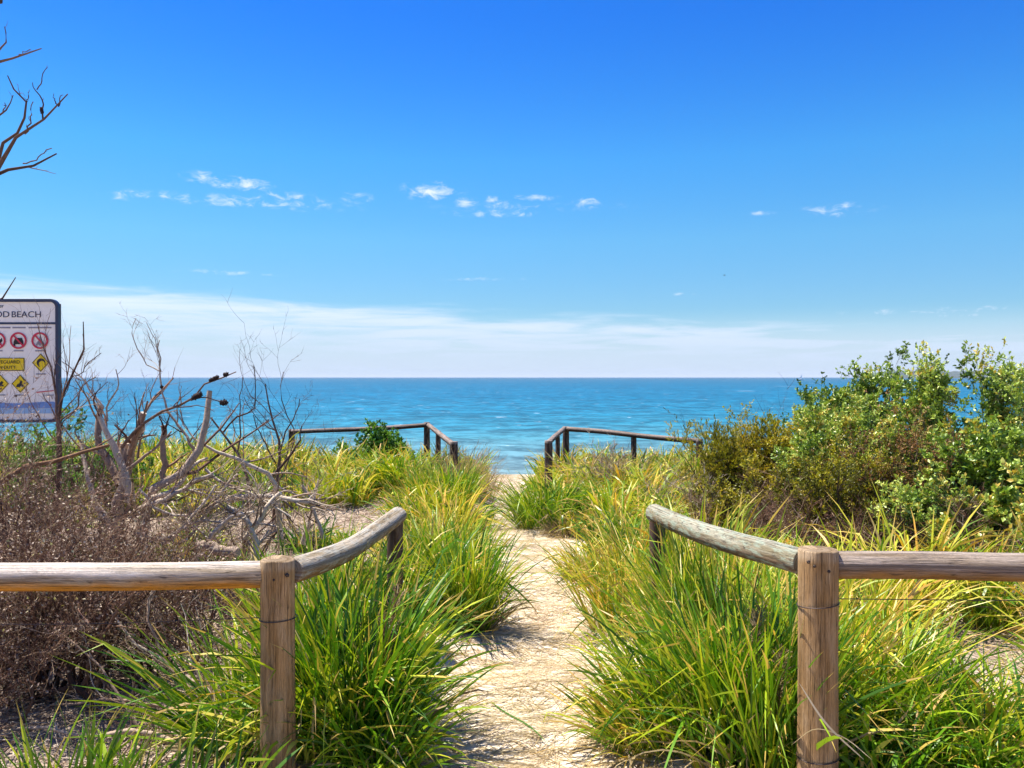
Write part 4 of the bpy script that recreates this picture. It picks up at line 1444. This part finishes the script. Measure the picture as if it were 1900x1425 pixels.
dead_thing('dead_branch', 'fallen bleached branches fanned out on the ground left of the green tussock', [
    ([(480, 1310), (400, 1290), (320, 1240), (250, 1190), (200, 1130)], (3.9, 4.3), 4, 2),
    ([(470, 1330), (380, 1330), (300, 1310), (200, 1300), (90, 1310)], (3.8, 4.0), 4, 1.6),
    ([(420, 1300), (340, 1270), (290, 1200), (270, 1130), (300, 1080)], (4.0, 4.2), 3.5, 1.6),
    ([(330, 1380), (260, 1360), (160, 1370), (60, 1350), (-60, 1370)], (3.7, 3.9), 5, 2),
    ([(300, 1400), (240, 1330), (180, 1230), (100, 1170)], (3.8, 4.0), 3, 1.5),
], 210, tw=(7, 5, 2), lr=(.2, .45), tone=(.3, .9), twig_mat='bark_grey', up=.03, thin=.0013, cat='dead branch')


def brush(name, label, spots, seed, h, mat_l='bark_dark', mat_t='twig_red', stems=9, sub=(6, 6, 5), spread=.55, lr=(.35, .65), thin=.0011, cat='dead shrub', r0=.009, upb=1.0, group=None, wig=.16, up=.04, leafy=0):
    """bushy dead shrub grown from the ground"""
    rgl = np.random.default_rng(seed)
    x, y = spots
    z = float(G(x, y))
    root = empty(name, (x, y, z), label, cat, group)
    st = np.stack([x + rgl.normal(0, .08, stems), y + rgl.normal(0, .08, stems), np.full(stems, z - .03)], -1)
    an = rgl.uniform(0, 6.28, stems)
    tl = rgl.uniform(min(.1, spread * .5), spread, stems)
    d_ = np.stack([np.cos(an) * tl, np.sin(an) * tl, np.full(stems, upb)], -1)
    P, R_ = grow(rgl, st, d_, h * rgl.uniform(.6, 1.1, stems), np.full(stems, r0) * rgl.uniform(.6, 1.2, stems), 9, .13, .02, .3)
    s = Soup()
    tubes(s, P, R_, rgl.uniform(0, 1, stems), 6)
    part('stems', s.mesh('stems', smooth=True), root, M[mat_l])
    s = Soup()
    A_, B_ = P, R_
    for lv, m_ in enumerate(sub):
        A_, B_ = spawn(rgl, A_, B_, m_, ang=(.3, .8), lr=lr if lv == 0 else (.3, .6), rr=.55, t0=.2 if lv else .3, S=6 if lv == 0 else 4, wig=wig, up=up, rmin=thin)
        tn_ = np.where(rgl.uniform(size=len(A_)) < .22, rgl.uniform(.8, 1, len(A_)), rgl.uniform(0, .6, len(A_)))
        tubes(s, A_, B_ * rgl.choice([.7, .9, 1.2, 1.9], len(A_), p=[.35, .35, .2, .1])[:, None], tn_, 3)
    part('twigs', s.mesh('twigs'), root, M[mat_t])
    if leafy:
        s = Soup()
        leaves(s, rgl, A_, leafy, .018, .35, 1.2, tone=(.0, 1), upb=-.1)
        part('dead_leaves', s.mesh('dead_leaves'), root, M['dead_leaf'])
    return root


def bx(px, d):
    return ((px - 950) / FPX * d, d)


GB = 'fine-twigged dead bushes behind the left rail'
brush('dead_bush', 'feathery reddish-brown dead bush filling the left edge below the sign', bx(20, 4.7), 301, 1.1, stems=15, sub=(8, 7, 5), group=GB, leafy=1)
brush('dead_bush', 'feathery brown dead bush rising just behind the left rail near its middle', bx(160, 4.5), 302, .80, stems=15, sub=(8, 6, 5), group=GB, leafy=1)
brush('dead_bush', 'low brown dead bush between the sprawling dark trunk and the left post', bx(300, 4.6), 303, .52, stems=13, sub=(7, 6, 4), spread=.8, group=GB, leafy=1)
brush('dead_bush', 'brown dead bush at the left frame edge, cut by the frame', bx(-130, 4.6), 304, 1.3, stems=11, sub=(8, 6, 5), group=GB, leafy=1)
brush('dead_bush', 'dull brown dead bush under the forked grey trunk', bx(110, 5.6), 305, .9, stems=11, sub=(8, 6, 4), group=GB, leafy=1)
brush('dead_bush', 'thin dead bush of grey twigs right of the forked trunk', bx(330, 5.9), 306, .6, 'bark_grey', 'bark_grey', stems=10, sub=(7, 5, 3), spread=1.0, thin=.0014, group=GB)
brush('dead_bush', 'sparse grey dead bush beside the pale litter clearing', bx(440, 6.6), 307, .85, 'bark_grey', 'bark_grey', stems=8, sub=(6, 4, 3), spread=1.0, thin=.0014, group=GB)
brush('dead_bush', 'small leafless bush with upright twigs left of the fence end near the clearing', bx(590, 7.6), 308, .65, 'bark_dark', 'bark_grey', stems=5, sub=(4, 4), spread=.8, thin=.002, group=GB)
brush('dead_bush', 'see-through bush of fine upright twigs left of the far green sward', bx(545, 8.6), 309, 1.05, 'bark_dark', 'bark_dark', stems=5, sub=(5, 4, 2), spread=.35, thin=.0014, group=GB, r0=.006)
brush('dead_bush', 'brown brushy bush with fine twigs against the lower part of the sign', bx(10, 5.9), 310, 1.25, stems=7, sub=(6, 5, 4), spread=.3, group=GB)
brush('dead_bush', 'leafless twiggy bush over the sea between sign and forked trunk', bx(150, 7.4), 311, 1.15, 'bark_dark', 'bark_dark', stems=6, sub=(5, 4, 3), spread=.4, thin=.0014, group=GB, r0=.008)
brush('dead_bush', 'wide low bush of dead twigs filling the gap under the left rail', bx(60, 4.6), 312, .55, stems=14, sub=(7, 6, 4), spread=1.2, group=GB, leafy=1)
brush('dead_bush', 'dead twigs spilling left of the green tussock beside the left post', bx(385, 4.9), 313, .75, stems=9, sub=(6, 6, 3), spread=1.0, group=GB, leafy=1)

brush('dead_bush', 'low reddish-brown dead bush at the left frame edge below the rail', bx(-60, 3.9), 314, .55, stems=14, sub=(7, 6, 5), spread=1.2, group=GB, leafy=1)
brush('dead_bush', 'dense brown dead bush just behind the left rail at the frame edge', bx(60, 4.3), 316, .8, stems=15, sub=(8, 6, 5), spread=.8, group=GB, leafy=1)
brush('dead_bush', 'brown dead bush behind the left rail toward the post', bx(340, 5.2), 317, .40, stems=14, sub=(8, 6, 4), spread=1.1, group=GB, leafy=1)
brush('dead_bush', 'brown dead bush at the feet of the pale tangled branches', bx(450, 5.6), 318, .34, 'bark_grey', 'twig_red', stems=12, sub=(7, 6, 4), spread=1.3, group=GB, leafy=1)
# dead tree whose trunk stands just outside the left frame edge
dead_thing('dead_tree', 'bare dead tree reaching grey twigs into the upper left corner', [
    ([(-330, 1120), (-320, 900), (-300, 700), (-290, 500), (-230, 350), (-150, 180), (-90, 20)], (7.0, 6.8), 26, 6),
    ([(-240, 480), (-120, 400), (-60, 350), (0, 324), (45, 304), (72, 307), (100, 295), (107, 286)], 6.9, 8, 1.2),
    ([(45, 304), (68, 296), (82, 285), (98, 276)], 6.9, 1.3, .8),
    ([(-250, 500), (-120, 430), (-30, 370), (0, 310), (25, 265), (55, 243), (82, 222), (111, 199), (122, 184), (128, 176)], 6.8, 9, 1.0),
    ([(-20, 350), (0, 290), (10, 264), (34, 245), (47, 215), (51, 192), (33, 171), (19, 155), (17, 142)], 6.85, 4, .9),
    ([(48, 250), (58, 230), (60, 210), (64, 190)], 6.8, 1.6, .8),
    ([(82, 222), (82, 190), (70, 168), (63, 155)], 6.8, 1.6, .7),
    ([(71, 168), (80, 148), (88, 132), (90, 124)], 6.8, 1.1, .6),
    ([(111, 199), (104, 188), (102, 176)], 6.8, 1.2, .6),
    ([(112, 198), (114, 190), (117, 178)], 6.8, 1.1, .6),
    ([(51, 192), (55, 180), (57, 168)], 6.85, 1.2, .6),
    ([(-120, 200), (-60, 150), (0, 115), (28, 108), (52, 103), (70, 97), (80, 92)], 6.7, 5, 1.0),
    ([(-40, 140), (-5, 100), (10, 80), (14, 70), (12, 52)], 6.7, 2.6, .8),
    ([(40, 106), (48, 98), (60, 94)], 6.7, 1.0, .6),
    ([(-100, 40), (-60, -60), (-20, 20), (2, 10), (5, -30)], 6.6, 5, 4),
    ([(-60, 270), (-20, 225), (5, 212), (14, 205), (26, 190), (27, 178)], 6.8, 3, .8),
    ([(5, 212), (12, 200), (11, 192)], 6.8, 1.2, .7),
    ([(-300, 700), (-200, 620), (-80, 600), (-20, 560), (10, 550), (24, 535), (30, 515)], 6.9, 8, .8),
], 401, limb_mat='bark_dark', twig_mat='bark_dark', tw=(2, 2), lr=(.10, .2), cones=((80, 207, 6.8, 9, 3.6, 1.85),), cat='tree', up=.03)


# ------------------------------------------------------------------ living shrubs on the right
def shrub(name, label, px, d, h, rad, seed, mat='coast_leaf', stems=12, sub=(7, 7, 4), per=7, size=.05, ratio=.26, tone=(.1, .95), sprigs=(), cat='shrub', group=None, x=None, spread=.9, upl=.3, clump=.22, r0=.014, wig=.14, crown_low=.2):
    rgl = np.random.default_rng(seed)
    x = (px - 950) / FPX * d if x is None else x
    z = float(G(x, d))
    root = empty(name, (x, d, z), label, cat, group)
    an = rgl.uniform(0, 6.28, stems)
    tl = rgl.uniform(.05, 1, stems) * rad / h
    st = np.stack([x + rgl.normal(0, rad * .18, stems), d + rgl.normal(0, rad * .18, stems), np.full(stems, z - .03)], -1)
    d_ = np.stack([np.cos(an) * tl, np.sin(an) * tl, np.ones(stems)], -1)
    hl = h * rgl.uniform(.62, .98, stems) * (1 + .15 * tl)
    P, R_ = grow(rgl, st, d_, hl, np.full(stems, r0) * rgl.uniform(.6, 1.2, stems), 9, .10, .03, .35)
    if sprigs:
        sp_, sr_ = [], []
        for (spx, spy) in sprigs:
            tip_ = at(spx, spy + 68, d)
            b0 = np.array([x + (tip_[0] - x) * .4, d, z + h * .35])
            C = catmull([b0, b0 * .45 + tip_ * .55 + rgl.normal(0, .03, 3), tip_], 9)
            sp_.append(C)
            sr_.append(np.linspace(r0 * .8, .002, 9))
        P = np.concatenate([P, np.stack(sp_)])
        R_ = np.concatenate([R_, np.stack(sr_)])
    s = Soup()
    tubes(s, P, R_, rgl.uniform(0, 1, len(P)), 6)
    A_, B_ = P, R_
    tones = None
    for lv, m_ in enumerate(sub):
        A_, B_ = spawn(rgl, A_, B_, m_, ang=(.35, .95), lr=(.25, .45) if lv == 0 else (.3, .6), rr=.55, t0=crown_low if lv == 0 else .2, S=6 if lv == 0 else 5, wig=wig, up=.08, rmin=.0012)
        tubes(s, A_, B_, rgl.uniform(0, 1, len(A_)), 3)
        tones = rgl.uniform(tone[0], tone[1], len(A_)) if tones is None else np.clip(np.repeat(tones, m_) + rgl.normal(0, clump * .5, len(A_)), 0, 1)
    part('branches', s.mesh('branches'), root, M['bark_brown'])
    s = Soup()
    leaves(s, rgl, A_, per, size, ratio, spread, tone_arr=tones, upb=upl)
    part('foliage', s.mesh('foliage'), root, M[mat])
    return root


GS = 'leafy coastal shrubs massed on the right'
shrub('coastal_shrub', 'tall leafy shrub with a thin sprig rising above the horizon, left of the headland', 1625, 10.4, 1.2, .8, 501, sprigs=((1622, 640), (1600, 655), (1652, 650), (1580, 690)), group=GS, stems=15, sub=(9, 8, 4), per=9, size=.048, ratio=.26)
shrub('coastal_shrub', 'tall leafy shrub topped by a rounded tuft just right of the headland gap', 1725, 9.6, .98, .75, 502, sprigs=((1705, 655), (1718, 665), (1745, 685), (1690, 685)), group=GS, stems=15, sub=(9, 8, 4), per=9, size=.048, ratio=.26)
shrub('coastal_shrub', 'tallest leafy shrub with airy stems at the upper right', 1835, 9.2, .85, .85, 503, sprigs=((1838, 645), (1820, 660), (1858, 660), (1880, 680)), group=GS, stems=15, sub=(9, 8, 4), per=9, size=.048, ratio=.26, mat='coast_leaf', tone=(.2, 1))
shrub('coastal_shrub', 'leafy shrub cut by the right frame edge', 1960, 8.3, .84, .85, 504, group=GS, stems=16, sub=(9, 8, 4), per=9, size=.048, ratio=.26, sprigs=((1900, 690), (1935, 680)))
shrub('coastal_shrub', 'grey-green shrub at the left shoulder of the mass, stepping down to the sea', 1545, 10.4, 1.30, .7, 505, group=GS, sprigs=((1545, 695), (1530, 720)), stems=13, sub=(9, 8, 4), per=9, size=.048, ratio=.26)
shrub('coastal_shrub', 'wide pale-green shrub in the middle of the mass in front of the taller ones', 1590, 9.0, 1.16, .95, 506, group=GS, stems=16, sub=(9, 8, 4), per=9, size=.048, ratio=.26, tone=(.3, 1))
shrub('coastal_shrub', 'bright leafy shrub low at the right, just above the golden grass', 1850, 7.4, 1.0, .75, 507, group=GS, stems=15, sub=(9, 8, 4), per=9, size=.058, ratio=.3, tone=(.3, 1))
shrub('rusty_shrub', 'half-dead shrub with rusty brown leaves in the heart of the green mass', 1690, 8.1, 1.2, .7, 508, mat='rust_leaf', group=GS, stems=11, sub=(7, 6, 4), per=4, size=.032)
shrub('olive_shrub', 'dull olive shrub low in the mass below the rusty one', 1560, 8.2, .95, .75, 509, mat='olive_leaf', group=GS, stems=13, sub=(7, 7, 4), per=6, size=.032, tone=(0, .8))
shrub('olive_shrub', 'yellow-green shrub at the foot of the mass next to the sea fence', 1465, 10.2, 1.0, .75, 510, mat='olive_leaf', group=GS, stems=13, sub=(7, 7, 4), per=7, size=.035, tone=(.4, 1))
shrub('feathery_shrub', 'upright brown-green feathery shrub behind the end of the far right fence rail', 1345, 9.8, .92, .42, 511, mat='olive_leaf', stems=20, sub=(8, 7, 3), per=8, size=.045, ratio=.10, tone=(.1, .85), group=GS, upl=.8, spread=.4)
shrub('feathery_shrub', 'second feathery shrub with yellow tips just right of the upright brown-green one', 1405, 10.6, .92, .5, 512, mat='olive_leaf', stems=18, sub=(8, 7, 3), per=8, size=.045, ratio=.12, tone=(.35, 1), group=GS, upl=.8, spread=.4)
shrub('coastal_shrub', 'leafy shrub beyond the frame at the far right', 2120, 8.6, 1.2, 1.0, 513, group=GS, stems=14, sub=(8, 6, 4), per=7)
shrub('coastal_shrub', 'broad grey-green shrub filling the mass between the tall ones and the rusty one', 1760, 8.6, 1.0, .9, 517, group=GS, stems=16, sub=(9, 8, 4), per=8, size=.05, tone=(.15, .9))
shrub('olive_shrub', 'low yellow-olive shrub left of the wide pale-green one', 1480, 9.0, .78, .8, 518, mat='olive_leaf', group=GS, stems=14, sub=(8, 7, 4), per=7, size=.034, tone=(.2, 1))
shrub('olive_shrub', 'low mixed olive shrub under the feathery ones', 1370, 8.9, .55, .7, 519, mat='olive_leaf', group=GS, stems=14, sub=(7, 7, 3), per=6, size=.032, tone=(.1, .9))
shrub('coastal_shrub', 'low leafy shrub at the right behind the golden grass of the right rail', 1740, 7.3, .72, .7, 520, group=GS, stems=13, sub=(8, 7, 4), per=6, size=.045, tone=(.2, 1))
shrub('green_bush', 'small bright green bush growing through the far left fence rail', 712, 14.8, .80, .95, 514, mat='bright_leaf', stems=20, sub=(9, 8, 3), per=8, size=.06, ratio=.3, tone=(.1, .9), crown_low=.0)
shrub('green_bush', 'low leafy green plant behind the dead bushes under the sign', 80, 10.5, 1.0, .8, 515, mat='bright_leaf', stems=12, sub=(7, 6, 3), per=7, size=.06, tone=(.3, 1))
shrub('green_bush', 'low leafy green plant left of the forked dead trunk', 210, 11.5, .9, .6, 516, mat='bright_leaf', stems=10, sub=(7, 6, 3), per=7, size=.05, tone=(.3, 1))

brush('dead_bush', 'grey-brown dead brush between the stake and the feathery shrub', bx(1140, 11.2), 321, .68, 'bark_grey', 'bark_grey', stems=14, sub=(7, 5, 4), spread=1.3, thin=.0022)
brush('dead_bush', 'grey dead brush at the foot of the feathery shrub', bx(1290, 9.2), 322, .6, 'bark_grey', 'bark_grey', stems=14, sub=(7, 5, 4), spread=1.2, thin=.0018)
brush('dead_bush', 'mauve-brown dead brush below the leafy mass behind the right rail', bx(1500, 7.9), 323, .62, 'bark_grey', 'twig_red', stems=14, sub=(7, 6, 4), spread=1.4, thin=.0016)
brush('dead_bush', 'tangle of dead twigs under the leafy mass right of centre', bx(1660, 7.3), 324, .55, 'bark_grey', 'twig_red', stems=14, sub=(7, 6, 4), spread=1.4, thin=.0015)
brush('dead_bush', 'straggling brown brush behind the right rail at the frame edge', bx(1800, 6.9), 328, .6, 'bark_grey', 'twig_red', stems=14, sub=(7, 6, 4), spread=1.3, thin=.0015)
brush('dead_bush', 'brown brush right behind the middle of the green lichen rail', bx(1400, 8.0), 329, .55, 'bark_grey', 'twig_red', stems=14, sub=(7, 6, 4), spread=1.3, thin=.0015)
brush('dead_bush', 'lone leafless twig fan sticking up against the sea', bx(1435, 11.6), 325, 1.5, 'bark_dark', 'bark_dark', stems=3, sub=(6, 3), spread=.2, thin=.002, r0=.012)
brush('dead_bush', 'single thin bare stem rising behind the far right fence end', bx(1287, 12.2), 326, 1.35, 'bark_dark', 'bark_dark', stems=2, sub=(5, 2), spread=.08, thin=.0018, r0=.008)
brush('dead_bush', 'sparse sandy tuft of dry stalks on the crest left of the leafy mass', bx(1470, 13.5), 327, .95, 'twig_red', 'twig_red', stems=30, sub=(2,), spread=.5, thin=.0018, r0=.004)

# ------------------------------------------------------------------ far small things
q = at(1487, 699, 1500)
bt = empty('sailing_boat', (q[0], 1500, SEA_Z), 'tiny white sailing boat on the horizon left of the headland', 'boat')
n_, hl = 12, 4.5
V, F = [], []
for i_ in range(n_ + 1):
    t_ = -1 + 2 * i_ / n_
    wd = 1.4 * (1 - max(0, t_) ** 2.2)
    V += [(t_ * hl, -wd, 1.3 + .2 * t_ * t_), (t_ * hl * .92, -wd * .5, 0), (t_ * hl * .92, wd * .5, 0), (t_ * hl, wd, 1.3 + .2 * t_ * t_)]
for i_ in range(n_):
    a_ = i_ * 4
    for j_ in range(4):
        k_ = (j_ + 1) % 4
        F.append((a_ + j_, a_ + k_, a_ + 4 + k_, a_ + 4 + j_))
F += [(0, 1, 2, 3), (n_ * 4 + 3, n_ * 4 + 2, n_ * 4 + 1, n_ * 4)]
me = bpy.data.meshes.new('hull')
me.from_pydata(V, [], F)
add('hull', me, bt, M['white'])
s = Soup()
tubes(s, np.array([[[.5, 0, 1.2], [.5, 0, 6], [.5, 0, 11.5]]]), np.array([[.1, .09, .06]]), np.array([.5]), 8)
add('mast', s.mesh('mast'), bt, M['white'])
sv = []
for u in np.linspace(0, 1, 8):
    for v in np.linspace(0, 1, 8):
        sv.append((.4 - v * 3.6 * (1 - u), .5 * math.sin(math.pi * v) * (1 - u) + .02, 2 + 9 * u))
sF = [(a_ * 8 + b_, a_ * 8 + b_ + 1, a_ * 8 + b_ + 9, a_ * 8 + b_ + 8) for a_ in range(7) for b_ in range(7)]
me = bpy.data.meshes.new('sail')
me.from_pydata(sv, [], sF)
add('sail', me, bt, M['white'])

q = at(1344, 511, 105)
bd = empty('bird', q, 'tiny dark bird flying alone in the blue sky right of centre', 'bird')
s = Soup()
tubes(s, np.array([[[-.16, 0, 0], [-.08, 0, .01], [0, 0, .012], [.08, 0, 0], [.17, 0, .02]]]), np.array([[.008, .035, .045, .03, .006]]), np.array([.5]), 8)
for sg_ in (-1, 1):
    Pw = np.array([[[0, 0, .02], [-.02, sg_ * .12, .08], [-.05, sg_ * .25, .06], [-.10, sg_ * .36, .0]]])
    strips(s, Pw, np.array([[.05, .045, .035, .004]]), np.broadcast_to(np.array([1.0, 0, 0]), Pw.shape), np.array([.5]))
add('body', s.mesh('body'), bd, M['bird'])


# ------------------------------------------------------------------ sea air
hz = bpy.data.meshes.new('haze')
a_, b_, c_, d_, e_, f_ = -41000, 41000, -500, 60500, -200, 90
hv_ = [(x_, y_, z_) for x_ in (a_, b_) for y_ in (c_, d_) for z_ in (e_, f_)]
hz.from_pydata(hv_, [], [(0, 1, 3, 2), (4, 6, 7, 5), (0, 4, 5, 1), (2, 3, 7, 6), (0, 2, 6, 4), (1, 5, 7, 3)])
hm = bpy.data.materials.new('haze')
hm.use_nodes = True
hm.node_tree.nodes.clear()
th_ = NT(hm.node_tree)
ho = th_.n('ShaderNodeOutputMaterial')
pv_ = th_.n('ShaderNodeVolumePrincipled')
pv_.inputs['Color'].default_value = (.80, .88, 1.0, 1)
pv_.inputs['Density'].default_value = 0.00005
th_.link(pv_.outputs[0], ho.inputs['Volume'])
tag(add('haze', hz, None, hm), 'faint blue sea haze over the far water and the headland', 'haze', kind='stuff')
